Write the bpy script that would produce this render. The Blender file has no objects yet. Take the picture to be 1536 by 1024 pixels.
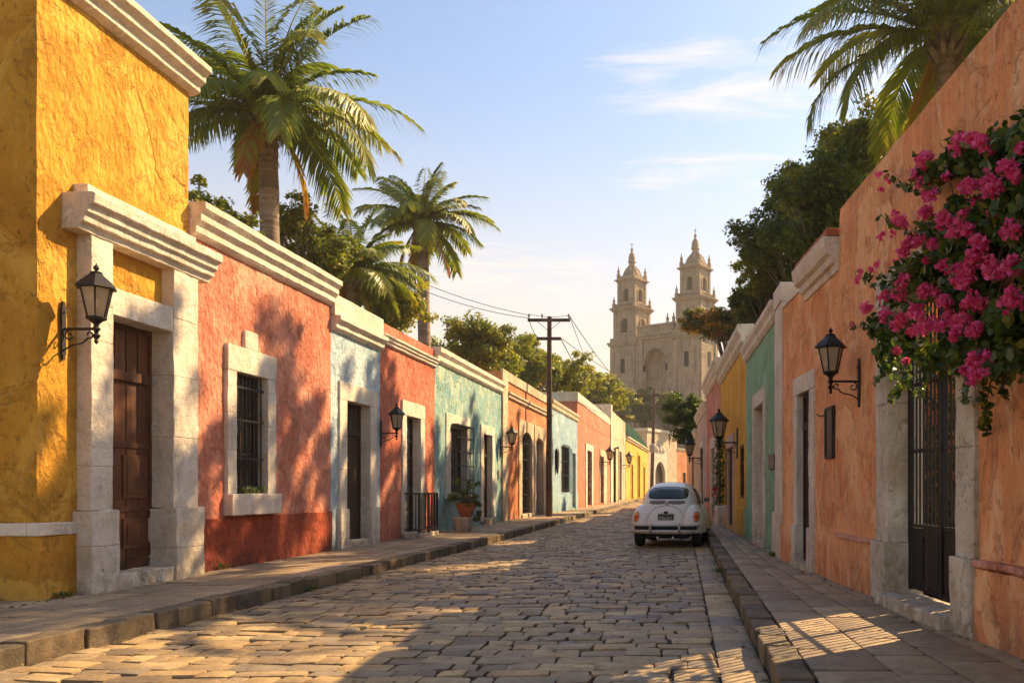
import bpy, bmesh, math, random
import numpy as np
from mathutils import Vector, Matrix, noise

R = math.radians
C = bpy.context.scene.collection
scene = bpy.context.scene

# ------------------------------------------------------------------ camera
F, CX, CY, EYE = 1300.0, 985.0, 732.0, 1.6
cam_d = bpy.data.cameras.new('camera')
cam = bpy.data.objects.new('camera', cam_d)
C.objects.link(cam)
cam.location = (0, 0, EYE)
cam.rotation_euler = (R(90), 0, 0)
cam_d.sensor_width = 36
cam_d.lens = F / 1536 * 36
cam_d.shift_x = -(CX - 768) / 1536
cam_d.shift_y = (CY - 512) / 1536
cam_d.clip_start = 0.1
cam_d.clip_end = 5000
scene.camera = cam

# ------------------------------------------------------------------ light
SUN_EL, SUN_AZ = R(39), R(50)          # azimuth from +Y towards +X
SUN_DIR = Vector((math.sin(SUN_AZ) * math.cos(SUN_EL), math.cos(SUN_AZ) * math.cos(SUN_EL), math.sin(SUN_EL)))
sun_d = bpy.data.lights.new('sun', 'SUN')
sun_d.energy = 5.0
sun_d.angle = R(0.4)
sun_d.color = (1.0, 0.70, 0.37)
sun = bpy.data.objects.new('sun', sun_d)
C.objects.link(sun)
sun.location = (40, 30, 60)
sun.rotation_euler = SUN_DIR.to_track_quat('Z', 'Y').to_euler()

world = bpy.data.worlds.new('World')
scene.world = world
world.use_nodes = True


def build_world():
    nt = world.node_tree
    N, L = nt.nodes, nt.links
    bg = N['Background']
    sky = N.new('ShaderNodeTexSky')
    sky.sky_type = 'NISHITA'
    sky.sun_disc = False
    sky.sun_elevation = SUN_EL
    sky.sun_rotation = SUN_AZ
    sky.air_density = 1.0
    sky.dust_density = 1.0
    sky.ozone_density = 1.0
    tc = N.new('ShaderNodeTexCoord')
    sep = N.new('ShaderNodeSeparateXYZ')
    L.new(tc.outputs['Generated'], sep.inputs[0])
    # warm dusty air low over the horizon
    mr = N.new('ShaderNodeMapRange')
    mr.inputs['From Min'].default_value = 0.0
    mr.inputs['From Max'].default_value = 0.46
    mr.inputs['To Min'].default_value = 0.95
    mr.inputs['To Max'].default_value = 0.0
    mr.interpolation_type = 'SMOOTHSTEP'
    L.new(sep.outputs['Z'], mr.inputs['Value'])
    warm = N.new('ShaderNodeMix')
    warm.data_type = 'RGBA'
    warm.inputs['B'].default_value = (5.3, 4.15, 2.75, 1)
    L.new(mr.outputs['Result'], warm.inputs['Factor'])
    L.new(sky.outputs['Color'], warm.inputs['A'])
    # thin drawn-out clouds: a flat layer at height, so noise is sampled on dir.xy / dir.z
    div = N.new('ShaderNodeVectorMath'); div.operation = 'DIVIDE'
    mz = N.new('ShaderNodeMath'); mz.operation = 'MAXIMUM'; mz.inputs[1].default_value = 0.03
    L.new(sep.outputs['Z'], mz.inputs[0])
    addz = N.new('ShaderNodeMath'); addz.operation = 'ADD'; addz.inputs[1].default_value = 0.06
    L.new(mz.outputs[0], addz.inputs[0])
    comb = N.new('ShaderNodeCombineXYZ')
    for i in range(3):
        L.new(addz.outputs[0], comb.inputs[i])
    L.new(tc.outputs['Generated'], div.inputs[0]); L.new(comb.outputs[0], div.inputs[1])
    mp = N.new('ShaderNodeMapping')
    mp.inputs['Scale'].default_value = (0.85, 2.6, 0.0)
    mp.inputs['Rotation'].default_value = (0, 0, R(-8))
    mp.inputs['Location'].default_value = (1.35, 0.3, 0)
    L.new(div.outputs[0], mp.inputs['Vector'])
    n1 = N.new('ShaderNodeTexNoise')
    n1.inputs['Scale'].default_value = 2.6
    n1.inputs['Detail'].default_value = 10
    n1.inputs['Roughness'].default_value = 0.66
    n1.inputs['Distortion'].default_value = 0.6
    L.new(mp.outputs[0], n1.inputs['Vector'])

    def M_(op, a, b=0.0):
        m = N.new('ShaderNodeMath'); m.operation = op
        for k, v in enumerate((a, b)):
            if isinstance(v, (int, float)): m.inputs[k].default_value = v
            else: L.new(v, m.inputs[k])
        return m.outputs[0]
    yy = M_('MAXIMUM', sep.outputs['Y'], 0.05)
    u, v = M_('DIVIDE', sep.outputs['X'], yy), M_('DIVIDE', sep.outputs['Z'], yy)
    tot = 0.0
    # banks of thin cloud: one over the right roofs, one low over the left ones
    for (u0, v0, a, b_, k) in ((0.085, 0.470, 0.21, 0.060, 1.0), (0.05, 0.365, 0.15, 0.040, 0.7), (-0.17, 0.250, 0.14, 0.045, 0.75), (0.5, 0.6, 0.3, 0.2, 0.5), (-0.9, 0.5, 0.4, 0.1, 0.6)):
        du = M_('DIVIDE', M_('SUBTRACT', u, u0), a); dv = M_('DIVIDE', M_('SUBTRACT', v, v0), b_)
        d2 = M_('ADD', M_('MULTIPLY', du, du), M_('MULTIPLY', dv, dv))
        tot = M_('ADD', tot, M_('MULTIPLY', M_('MAXIMUM', M_('SUBTRACT', 1.0, d2), 0.0), k))
    dens = M_('ADD', n1.outputs['Fac'], M_('MULTIPLY', tot, 0.20))
    cr = N.new('ShaderNodeValToRGB')
    cr.color_ramp.elements[0].position = 0.56
    cr.color_ramp.elements[0].color = (0, 0, 0, 1)
    cr.color_ramp.elements[1].position = 0.84
    cr.color_ramp.elements[1].color = (0.62, 0.62, 0.62, 1)
    edge = M_('MINIMUM', M_('MULTIPLY', tot, 3.0), 1.0)
    L.new(dens, cr.inputs[0])
    mm2 = M_('MULTIPLY', cr.outputs[0], edge)
    cl = N.new('ShaderNodeMix'); cl.data_type = 'RGBA'
    cl.inputs['B'].default_value = (6.0, 5.2, 4.3, 1)
    L.new(mm2, cl.inputs['Factor'])
    L.new(warm.outputs['Result'], cl.inputs['A'])
    L.new(cl.outputs['Result'], bg.inputs['Color'])
    bg.inputs['Strength'].default_value = 0.088


build_world()
scene.view_settings.view_transform = 'Standard'
scene.view_settings.look = 'None'
scene.view_settings.exposure = 1.27
scene.view_settings.gamma = 1.0
scene.cycles.use_denoising = True
scene.cycles.max_bounces = 7
scene.cycles.diffuse_bounces = 4
scene.cycles.transparent_max_bounces = 6

random.seed(4)

# ------------------------------------------------------------------ mesh helpers


class B:
    """collects faces and links them as ONE mesh object"""

    def __init__(self):
        self.v, self.f, self.m, self.r = [], [], [], []
        self.mi = 0
        self.rv = 0.0

    def vert(self, p):
        self.v.append((p[0], p[1], p[2]))
        return len(self.v) - 1

    def face(self, ids):
        self.f.append(tuple(ids)); self.m.append(self.mi); self.r.append(self.rv)

    def poly(self, pts):
        self.face([self.vert(p) for p in pts])

    def build(self, name, mats, parent=None, smooth=False, bevel=None, recalc=True, angle=None):
        me = bpy.data.meshes.new(name)
        me.from_pydata(self.v, [], self.f)
        if not isinstance(mats, (list, tuple)):
            mats = [mats]
        for m in mats:
            me.materials.append(m)
        if len(mats) > 1:
            me.polygons.foreach_set('material_index', self.m)
        if any(self.r):
            at = me.attributes.new('rnd', 'FLOAT', 'FACE')
            at.data.foreach_set('value', self.r)
        if recalc:
            bm = bmesh.new(); bm.from_mesh(me)
            bmesh.ops.recalc_face_normals(bm, faces=bm.faces)
            bm.to_mesh(me); bm.free()
        if smooth:
            me.polygons.foreach_set('use_smooth', [True] * len(me.polygons))
            if angle:
                me.set_sharp_from_angle(angle=R(angle))
        me.update()
        o = bpy.data.objects.new(name, me)
        C.objects.link(o)
        if parent is not None:
            o.parent = parent
            o.matrix_parent_inverse = Matrix.Translation(-parent.location)
        if bevel:
            md = o.modifiers.new('bevel', 'BEVEL')
            md.width = bevel; md.segments = 2; md.limit_method = 'ANGLE'; md.angle_limit = R(50)
        return o


def np_mesh(name, verts, nper, mat, parent=None, rnd=None, smooth=False):
    """many separate little polygons of nper corners each, as one mesh"""
    verts = np.asarray(verts, dtype=np.float32).reshape(-1, 3)
    nf = len(verts) // nper
    me = bpy.data.meshes.new(name)
    me.vertices.add(len(verts)); me.vertices.foreach_set('co', verts.ravel())
    me.loops.add(len(verts)); me.loops.foreach_set('vertex_index', np.arange(len(verts), dtype=np.int32))
    me.polygons.add(nf)
    me.polygons.foreach_set('loop_start', np.arange(0, len(verts), nper, dtype=np.int32))
    me.polygons.foreach_set('loop_total', np.full(nf, nper, dtype=np.int32))
    me.materials.append(mat)
    if rnd is not None:
        at = me.attributes.new('rnd', 'FLOAT', 'FACE')
        at.data.foreach_set('value', np.asarray(rnd, dtype=np.float32))
    me.update(calc_edges=True)
    me.validate()
    o = bpy.data.objects.new(name, me)
    C.objects.link(o)
    if parent is not None:
        o.parent = parent
        o.matrix_parent_inverse = Matrix.Translation(-parent.location)
    return o


def tag(o, label=None, cat=None, group=None, kind=None):
    if label: o['label'] = label
    if cat: o['category'] = cat
    if group: o['group'] = group
    if kind: o['kind'] = kind
    return o


def thing(name, label, cat, loc=(0, 0, 0), group=None):
    o = bpy.data.objects.new(name, None)
    C.objects.link(o)
    o.location = loc
    o.empty_display_size = 0.3
    return tag(o, label, cat, group)


def dup(root, label=None):
    """a copy of a thing with copies of its parts and sub-parts"""
    r = root.copy(); C.objects.link(r)
    for ch in list(root.children):
        c = ch.copy(); C.objects.link(c); c.parent = r
        for g in list(ch.children):
            d = g.copy(); C.objects.link(d); d.parent = c
    if label: r['label'] = label
    return r


class Wl:
    """vertical street front on the line X = a + b*Y; s is Y along it, o is outward to the street"""

    def __init__(self, a, b, side):
        self.a, self.b = a, b
        k = 1 / math.sqrt(1 + b * b)
        self.n = Vector((side * k, -side * b * k, 0))

    def pt(self, s, z, o=0.0):
        return Vector((self.a + self.b * s + self.n.x * o, s + self.n.y * o, z))

    def D(self, px, o=0.0):
        a = self.a + o * (self.n.x - self.b * self.n.y)
        return a / ((px - CX) / F - self.b)


class Fr:
    def __init__(self, org, yaw=0.0):
        self.o = Vector(org)
        self.u = Vector((math.cos(yaw), math.sin(yaw), 0))
        self.n = Vector((math.sin(yaw), -math.cos(yaw), 0))

    def pt(self, s, z, o=0.0):
        return self.o + self.u * s + self.n * o + Vector((0, 0, z))


WORLD = Fr((0, 0, 0), 0)               # s = X, o = -Y


def nz(p, f, a):
    return noise.noise_vector(Vector(p) * f) * a


def rbox(b, fr, s0, s1, z0, z1, o0, o1, seg=0.3, amp=0.0, freq=3.0, mx=60):
    def lin(a, c):
        n = max(1, min(mx, int(math.ceil(abs(c - a) / seg)))) if amp else 1
        return [a + (c - a) * i / n for i in range(n + 1)]
    S, Z, O = lin(s0, s1), lin(z0, z1), lin(o0, o1)
    cache = {}

    def V(i, j, k):
        q = cache.get((i, j, k))
        if q is None:
            p = fr.pt(S[i], Z[j], O[k])
            if amp: p = p + nz(p, freq, amp)
            q = b.vert(p); cache[(i, j, k)] = q
        return q
    a, c, d = len(S) - 1, len(Z) - 1, len(O) - 1
    for i in range(a):
        for j in range(c):
            b.face((V(i, j, d), V(i + 1, j, d), V(i + 1, j + 1, d), V(i, j + 1, d)))
            b.face((V(i, j, 0), V(i, j + 1, 0), V(i + 1, j + 1, 0), V(i + 1, j, 0)))
    for i in range(a):
        for k in range(d):
            b.face((V(i, c, k), V(i, c, k + 1), V(i + 1, c, k + 1), V(i + 1, c, k)))
            b.face((V(i, 0, k), V(i + 1, 0, k), V(i + 1, 0, k + 1), V(i, 0, k + 1)))
    for j in range(c):
        for k in range(d):
            b.face((V(0, j, k), V(0, j, k + 1), V(0, j + 1, k + 1), V(0, j + 1, k)))
            b.face((V(a, j, k), V(a, j + 1, k), V(a, j + 1, k + 1), V(a, j, k + 1)))


def sweep(b, fr, s0, s1, prof, seg=0.35, amp=0.006, freq=4.0):
    """a moulding: closed profile of (o, z) run along s"""
    n = max(1, int((s1 - s0) / seg))
    rows = []
    for i in range(n + 1):
        s = s0 + (s1 - s0) * i / n
        row = []
        for (o, z) in prof:
            p = fr.pt(s, z, o)
            row.append(b.vert(p + nz(p, freq, amp)))
        rows.append(row)
    m = len(prof)
    for i in range(n):
        for j in range(m):
            b.face((rows[i][j], rows[i + 1][j], rows[i + 1][(j + 1) % m], rows[i][(j + 1) % m]))
    b.face(rows[0]); b.face(rows[-1][::-1])


def tube(b, pts, rad, n=8, cap=True):
    pts = [Vector(p) for p in pts]
    if not isinstance(rad, (list, tuple)):
        rad = [rad] * len(pts)
    rings = []
    up = None
    for i, p in enumerate(pts):
        t = (pts[min(i + 1, len(pts) - 1)] - pts[max(i - 1, 0)])
        if t.length < 1e-9: t = Vector((0, 0, 1))
        t.normalize()
        if up is None:
            up = Vector((0, 0, 1)) if abs(t.z) < 0.9 else Vector((1, 0, 0))
        x = up.cross(t)
        if x.length < 1e-4: x = Vector((1, 0, 0)).cross(t)
        x.normalize(); y = t.cross(x); up = y
        rings.append([b.vert(p + (x * math.cos(2 * math.pi * k / n) + y * math.sin(2 * math.pi * k / n)) * rad[i]) for k in range(n)])
    for i in range(len(rings) - 1):
        for k in range(n):
            b.face((rings[i][k], rings[i][(k + 1) % n], rings[i + 1][(k + 1) % n], rings[i + 1][k]))
    if cap:
        b.face(rings[0][::-1]); b.face(rings[-1])


def lathe(b, org, prof, n=14, rot=0.0, sx=1.0, sy=1.0):
    org = Vector(org)
    rings = []
    for (r, z) in prof:
        rings.append([b.vert(org + Vector((sx * r * math.cos(rot + 2 * math.pi * k / n), sy * r * math.sin(rot + 2 * math.pi * k / n), z))) for k in range(n)])
    for i in range(len(rings) - 1):
        for k in range(n):
            b.face((rings[i][k], rings[i][(k + 1) % n], rings[i + 1][(k + 1) % n], rings[i + 1][k]))
    b.face(rings[0][::-1]); b.face(rings[-1])


def front(b, fr, s0, s1, z0, z1, ops, t, depth, seg=0.3, amp=0.014, freq=1.6, thin=False):
    """a house wall: rough front with openings and their reveals, then sides, top and back"""
    s0 += 0.003; s1 -= 0.003

    def lines(a, c, marks):
        m = sorted(set([a, c] + [q for q in marks if a < q < c]))
        out = []
        for i in range(len(m) - 1):
            n = max(1, int(math.ceil((m[i + 1] - m[i]) / seg)))
            out += [m[i] + (m[i + 1] - m[i]) * k / n for k in range(n)]
        return out + [c]
    S = lines(s0, s1, [q for o in ops for q in o[:2]])
    Z = lines(z0, z1, [q for o in ops for q in o[2:4]])
    c1, c2 = {}, {}

    def V(i, j):
        if (i, j) not in c1:
            p = fr.pt(S[i], Z[j], 0)
            d = noise.noise(p * freq) * amp + noise.noise(p * freq * 3.1) * amp * 0.5
            c1[(i, j)] = b.vert(fr.pt(S[i], Z[j], d))
        return c1[(i, j)]

    def K(i, j):
        if (i, j) not in c2:
            c2[(i, j)] = b.vert(fr.pt(S[i], Z[j], -t))
        return c2[(i, j)]
    a, c = len(S) - 1, len(Z) - 1

    def hole(i, j):
        if not (0 <= i < a and 0 <= j < c): return False
        s, z = (S[i] + S[i + 1]) / 2, (Z[j] + Z[j + 1]) / 2
        return any(o[0] < s < o[1] and o[2] < z < o[3] for o in ops)
    for i in range(a):
        for j in range(c):
            if not hole(i, j):
                b.face((V(i, j), V(i + 1, j), V(i + 1, j + 1), V(i, j + 1)))
                if thin: b.face((K(i, j), K(i, j + 1), K(i + 1, j + 1), K(i + 1, j)))
            else:
                if not hole(i - 1, j): b.face((V(i, j), V(i, j + 1), K(i, j + 1), K(i, j)))
                if not hole(i + 1, j): b.face((V(i + 1, j), K(i + 1, j), K(i + 1, j + 1), V(i + 1, j + 1)))
                if not hole(i, j - 1): b.face((V(i, j), K(i, j), K(i + 1, j), V(i + 1, j)))
                if not hole(i, j + 1): b.face((V(i, j + 1), V(i + 1, j + 1), K(i + 1, j + 1), K(i, j + 1)))
    d = t if thin else depth
    if thin:
        E = K
    else:
        c3 = {}

        def E(i, j):
            if (i, j) not in c3: c3[(i, j)] = b.vert(fr.pt(S[i], Z[j], -d))
            return c3[(i, j)]
    for j in range(c):
        b.face((V(0, j), V(0, j + 1), E(0, j + 1), E(0, j)))
        b.face((V(a, j), E(a, j), E(a, j + 1), V(a, j + 1)))
    for i in range(a):
        b.face((V(i, c), V(i + 1, c), E(i + 1, c), E(i, c)))
    if not thin:
        b.face((E(0, 0), E(0, c), E(a, c), E(a, 0)))


# ------------------------------------------------------------------ materials


class NT:
    def __init__(self, name):
        self.mat = bpy.data.materials.new(name)
        self.mat.use_nodes = True
        self.t = self.mat.node_tree
        self.N, self.L = self.t.nodes, self.t.links
        self.bsdf = self.N['Principled BSDF']
        self.tc = self.N.new('ShaderNodeTexCoord')

    def map(self, scale=(1, 1, 1), src='Object'):
        m = self.N.new('ShaderNodeMapping')
        m.inputs['Scale'].default_value = scale
        self.L.new(self.tc.outputs[src], m.inputs['Vector'])
        return m.outputs[0]

    def noise(self, vec, scale, detail=4, rough=0.55, dist=0.0):
        n = self.N.new('ShaderNodeTexNoise')
        n.inputs['Scale'].default_value = scale
        n.inputs['Detail'].default_value = detail
        n.inputs['Roughness'].default_value = rough
        n.inputs['Distortion'].default_value = dist
        self.L.new(vec, n.inputs['Vector'])
        return n.outputs['Fac']

    def ramp(self, fac, p0, p1, c0=(0, 0, 0, 1), c1=(1, 1, 1, 1)):
        r = self.N.new('ShaderNodeValToRGB')
        e = r.color_ramp.elements
        e[0].position, e[1].position = p0, p1
        e[0].color, e[1].color = c0, c1
        self.L.new(fac, r.inputs[0])
        return r.outputs[0]

    def mix(self, fac, a, b, blend='MIX'):
        m = self.N.new('ShaderNodeMix')
        m.data_type = 'RGBA'; m.blend_type = blend
        for sock, v in (('Factor', fac), ('A', a), ('B', b)):
            i = m.inputs[sock]
            if isinstance(v, (int, float)): i.default_value = v
            elif isinstance(v, (tuple, list)): i.default_value = tuple(v) + (1,) * (4 - len(v))
            else: self.L.new(v, i)
        return m.outputs['Result']

    def math(self, op, a, b=0.0):
        m = self.N.new('ShaderNodeMath'); m.operation = op
        for k, v in enumerate((a, b)):
            if isinstance(v, (int, float)): m.inputs[k].default_value = v
            else: self.L.new(v, m.inputs[k])
        return m.outputs[0]

    def attr(self, name='rnd'):
        a = self.N.new('ShaderNodeAttribute'); a.attribute_name = name
        return a.outputs['Fac']

    def bump(self, h, strength, dist, prev=None):
        bn = self.N.new('ShaderNodeBump')
        bn.inputs['Strength'].default_value = strength
        bn.inputs['Distance'].default_value = dist
        self.L.new(h, bn.inputs['Height'])
        if prev is not None: self.L.new(prev, bn.inputs['Normal'])
        return bn.outputs[0]

    def out(self, col=None, rough=0.9, normal=None, spec=None, metal=0.0):
        if col is not None:
            if isinstance(col, (tuple, list)): self.bsdf.inputs['Base Color'].default_value = tuple(col) + (1,) * (4 - len(col))
            else: self.L.new(col, self.bsdf.inputs['Base Color'])
        if isinstance(rough, (int, float)): self.bsdf.inputs['Roughness'].default_value = rough
        else: self.L.new(rough, self.bsdf.inputs['Roughness'])
        if normal is not None: self.L.new(normal, self.bsdf.inputs['Normal'])
        if spec is not None: self.bsdf.inputs['Specular IOR Level'].default_value = spec
        self.bsdf.inputs['Metallic'].default_value = metal
        return self.mat


def stucco(name, col, dark, pale, pale_amt=0.5, relief=1.0, streak=0.5):
    """old limewashed plaster: blotches, runs down the wall, flaked spots and a knobbly trowelled surface"""
    t = NT(name)
    o = t.map()
    st = t.map((1.0, 1.0, streak))
    big = t.ramp(t.noise(o, 0.9, 4, 0.65), 0.38, 0.62)
    c = t.mix(big, col, dark)
    runs = t.ramp(t.noise(st, 4.0, 7, 0.72, 0.5), 0.52, 0.68)
    c = t.mix(t.math('MULTIPLY', runs, pale_amt), c, pale)
    runs2 = t.ramp(t.noise(st, 6.5, 6, 0.74, 0.3), 0.55, 0.66)
    c = t.mix(t.math('MULTIPLY', runs2, 0.40), c, tuple(x * 0.82 for x in dark))
    flake = t.ramp(t.noise(o, 1.7, 9, 0.72, 0.6), 0.56, 0.585)
    c = t.mix(t.math('MULTIPLY', flake, 0.40), c, tuple(x * 0.8 for x in dark))
    pits = t.ramp(t.noise(t.map((1, 1, 0.55)), 15, 4, 0.55, 0.3), 0.63, 0.70)
    c = t.mix(t.math('MULTIPLY', pits, 0.45), c, tuple(x * 0.4 for x in dark))
    chips = t.ramp(t.noise(o, 2.6, 8, 0.75), 0.66, 0.69)
    c = t.mix(t.math('MULTIPLY', chips, 0.55 * pale_amt + 0.15), c, tuple(min(0.8, x * 0.5 + 0.32) for x in pale))
    # splashed dirt low on the wall
    sx = t.N.new('ShaderNodeSeparateXYZ'); t.L.new(o, sx.inputs[0])
    lo = t.N.new('ShaderNodeMapRange')
    lo.inputs['From Min'].default_value = 0.1; lo.inputs['From Max'].default_value = 0.75
    lo.inputs['To Min'].default_value = 0.9; lo.inputs['To Max'].default_value = 0.0
    t.L.new(sx.outputs['Z'], lo.inputs['Value'])
    dirt = t.math('MULTIPLY', lo.outputs[0], t.ramp(t.noise(st, 4.5, 6, 0.7), 0.40, 0.62))
    c = t.mix(dirt, c, tuple(x * 0.35 + 0.02 for x in dark))
    h1 = t.noise(st, 8.0, 6, 0.66, 0.4)
    h2 = t.noise(o, 24, 5, 0.62)
    v = t.N.new('ShaderNodeTexVoronoi'); v.feature = 'SMOOTH_F1'; v.inputs['Scale'].default_value = 13.0
    t.L.new(t.map((1, 1, 0.6)), v.inputs['Vector'])
    patch = t.ramp(t.noise(o, 0.62, 7, 0.6, 0.5), 0.56, 0.60)
    c = t.mix(t.math('MULTIPLY', patch, 0.55), c, t.mix(t.noise(o, 3, 4), tuple(min(0.85, x * 1.12 + 0.02) for x in col), pale))
    keep = t.math('SUBTRACT', 1.0, t.math('MULTIPLY', patch, 0.75))
    vary = t.math('ADD', 0.25, t.math('MULTIPLY', t.ramp(t.noise(o, 1.1, 4, 0.6), 0.35, 0.65), 0.9))
    keep = t.math('MULTIPLY', keep, vary)
    h1 = t.math('MULTIPLY', h1, t.math('ADD', 0.4, t.math('MULTIPLY', keep, 0.6)))
    h2 = t.math('MULTIPLY', h2, keep)
    crk = t.N.new('ShaderNodeTexVoronoi'); crk.feature = 'DISTANCE_TO_EDGE'; crk.inputs['Scale'].default_value = 1.15
    wob = t.N.new('ShaderNodeVectorMath'); wob.operation = 'ADD'
    nzc = t.N.new('ShaderNodeTexNoise'); nzc.inputs['Scale'].default_value = 2.2; nzc.inputs['Detail'].default_value = 6
    t.L.new(o, nzc.inputs['Vector']); t.L.new(o, wob.inputs[0]); t.L.new(nzc.outputs['Color'], wob.inputs[1])
    t.L.new(wob.outputs[0], crk.inputs['Vector'])
    crack = t.math('MULTIPLY', t.ramp(crk.outputs['Distance'], 0.0, 0.008, (1, 1, 1, 1), (0, 0, 0, 1)), t.ramp(t.noise(o, 0.8, 3), 0.5, 0.6))
    c = t.mix(t.math('MULTIPLY', crack, 0.28), c, tuple(x * 0.3 for x in dark))
    n = t.bump(h1, 0.9 * relief, 0.10)
    n = t.bump(v.outputs['Distance'], 0.5 * relief, 0.06, n)
    n = t.bump(h2, 0.8 * relief, 0.03, n)
    n = t.bump(pits, 0.8, -0.02, n)
    n = t.bump(flake, 0.8, -0.012, n)
    n = t.bump(crack, 0.35, -0.008, n)
    return t.out(c, 0.92, n, 0.25)


def stone(name, col, dark, scale=1.0, relief=1.0, spots=0.6):
    t = NT(name)
    o = t.map()
    c = t.mix(t.ramp(t.noise(o, 1.3 * scale, 5, 0.65), 0.36, 0.66), col, dark)
    c = t.mix(t.math('MULTIPLY', t.ramp(t.noise(o, 7 * scale, 7, 0.7), 0.55, 0.7), spots), c, tuple(x * 0.55 for x in dark))
    c = t.mix(t.math('MULTIPLY', t.ramp(t.noise(t.map((1, 1, 0.3)), 2.4 * scale, 8, 0.75, 0.4), 0.52, 0.66), 0.6), c, tuple(x * 0.62 for x in dark))
    c = t.mix(t.math('MULTIPLY', t.ramp(t.noise(o, 3.3 * scale, 9, 0.75, 0.5), 0.58, 0.60), 0.5), c, tuple(min(0.85, x * 1.12) for x in col))
    c = t.mix(t.math('MULTIPLY', t.ramp(t.noise(o, 30 * scale, 3, 0.6), 0.6, 0.7), 0.35), c, tuple(x * 0.4 for x in dark))
    if name.startswith('white'):
        sx = t.N.new('ShaderNodeSeparateXYZ'); t.L.new(o, sx.inputs[0])
        lo = t.N.new('ShaderNodeMapRange')
        lo.inputs['From Min'].default_value = 0.15; lo.inputs['From Max'].default_value = 0.95
        lo.inputs['To Min'].default_value = 1.0; lo.inputs['To Max'].default_value = 0.0
        t.L.new(sx.outputs['Z'], lo.inputs['Value'])
        dirt = t.math('MULTIPLY', lo.outputs[0], t.ramp(t.noise(o, 5.5, 7, 0.72), 0.40, 0.62))
        c = t.mix(t.math('MULTIPLY', dirt, 0.8), c, (0.26, 0.19, 0.12))
        hole = t.ramp(t.noise(o, 11, 4, 0.6, 0.4), 0.66, 0.70)
        c = t.mix(t.math('MULTIPLY', hole, 0.55), c, (0.24, 0.18, 0.12))
    n = t.bump(t.noise(o, 6 * scale, 6, 0.65), 0.7 * relief, 0.06)
    n = t.bump(t.noise(o, 34 * scale, 4, 0.6), 0.28 * relief, 0.012, n)
    n = t.bump(t.ramp(t.noise(o, 3.3 * scale, 9, 0.75, 0.5), 0.58, 0.60), 0.7 * relief, 0.012, n)
    return t.out(c, 0.93, n, 0.2)


def wood(name, col, dark, s=1.0):
    t = NT(name)
    g = t.map((9 * s, 9 * s, 0.6 * s))
    o = t.map()
    grain = t.noise(g, 2.2, 8, 0.7, 0.6)
    c = t.mix(t.ramp(grain, 0.35, 0.66), dark, col)
    c = t.mix(t.ramp(t.noise(o, 2.5, 4, 0.6), 0.45, 0.75), c, tuple(x * 0.55 for x in dark))
    wn = t.attr()
    c = t.mix(t.math('MULTIPLY', wn, 0.5), c, tuple(x * 1.5 for x in col))
    n = t.bump(grain, 0.6, 0.012)
    return t.out(c, 0.62, n, 0.3)


def plain(name, col, rough=0.6, metal=0.0, var=0.25, scale=14.0, bumpd=0.004, spec=None):
    t = NT(name)
    o = t.map()
    f = t.noise(o, scale, 5, 0.65)
    c = t.mix(t.ramp(f, 0.35, 0.7), col, tuple(max(0, x * (1 - var)) for x in col))
    return t.out(c, rough, t.bump(f, 0.4, bumpd), spec, metal)


def leafmat(name, a, b, tip=None, tipamt=0.0, trans=0.35, rough=0.5):
    """leaves: colour differs leaf by leaf and light comes through them"""
    t = NT(name)
    r = t.attr()
    o = t.map()
    c = t.mix(t.ramp(r, 0.05, 0.95), a, b)
    if tip:
        f = t.math('ADD', t.math('MULTIPLY', r, 0.55), t.math('MULTIPLY', t.noise(o, 0.55, 3), 0.6))
        c = t.mix(t.ramp(f, 1.0 - tipamt, 1.0 - tipamt + 0.12), c, tip)
    t.out(c, rough, None, 0.35)
    tr = t.N.new('ShaderNodeBsdfTranslucent')
    br = t.mix(1.0, c, (1.15, 1.1, 0.55), 'MULTIPLY')
    t.L.new(br, tr.inputs['Color'])
    ms = t.N.new('ShaderNodeMixShader'); ms.inputs[0].default_value = trans
    t.L.new(t.bsdf.outputs[0], ms.inputs[1]); t.L.new(tr.outputs[0], ms.inputs[2])
    t.L.new(ms.outputs[0], t.N['Material Output'].inputs['Surface'])
    return t.mat


def cobble(name, cols, joint_rough=0.8, sheen=0.55):
    t = NT(name)
    o = t.map()
    r = t.attr()
    rp = t.N.new('ShaderNodeValToRGB')
    e = rp.color_ramp.elements
    while len(e) < len(cols): e.new(0.5)
    for i, cc in enumerate(cols):
        e[i].position = i / (len(cols) - 1); e[i].color = tuple(cc) + (1,)
    t.L.new(r, rp.inputs[0])
    c = rp.outputs[0]
    c = t.mix(t.math('MULTIPLY', t.ramp(t.noise(o, 3.2, 6, 0.7), 0.42, 0.7), 0.65), c, tuple(x * 0.42 for x in cols[0]))
    c = t.mix(t.math('MULTIPLY', t.ramp(t.noise(o, 24, 4, 0.6), 0.55, 0.72), 0.5), c, tuple(x * 0.3 for x in cols[0]))
    c = t.mix(t.math('MULTIPLY', t.ramp(t.noise(o, 0.5, 4, 0.6), 0.45, 0.75), 0.35), c, tuple(x * 0.6 for x in cols[1]))
    n = t.bump(t.noise(o, 7, 6, 0.7), 0.6, 0.03)
    n = t.bump(t.noise(o, 38, 5, 0.65), 0.7, 0.010, n)
    rg = t.N.new('ShaderNodeMapRange')
    rg.inputs['To Min'].default_value = sheen; rg.inputs['To Max'].default_value = 0.9
    t.L.new(t.noise(o, 11, 4, 0.6), rg.inputs['Value'])
    return t.out(c, rg.outputs[0], n, 0.4)


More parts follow.
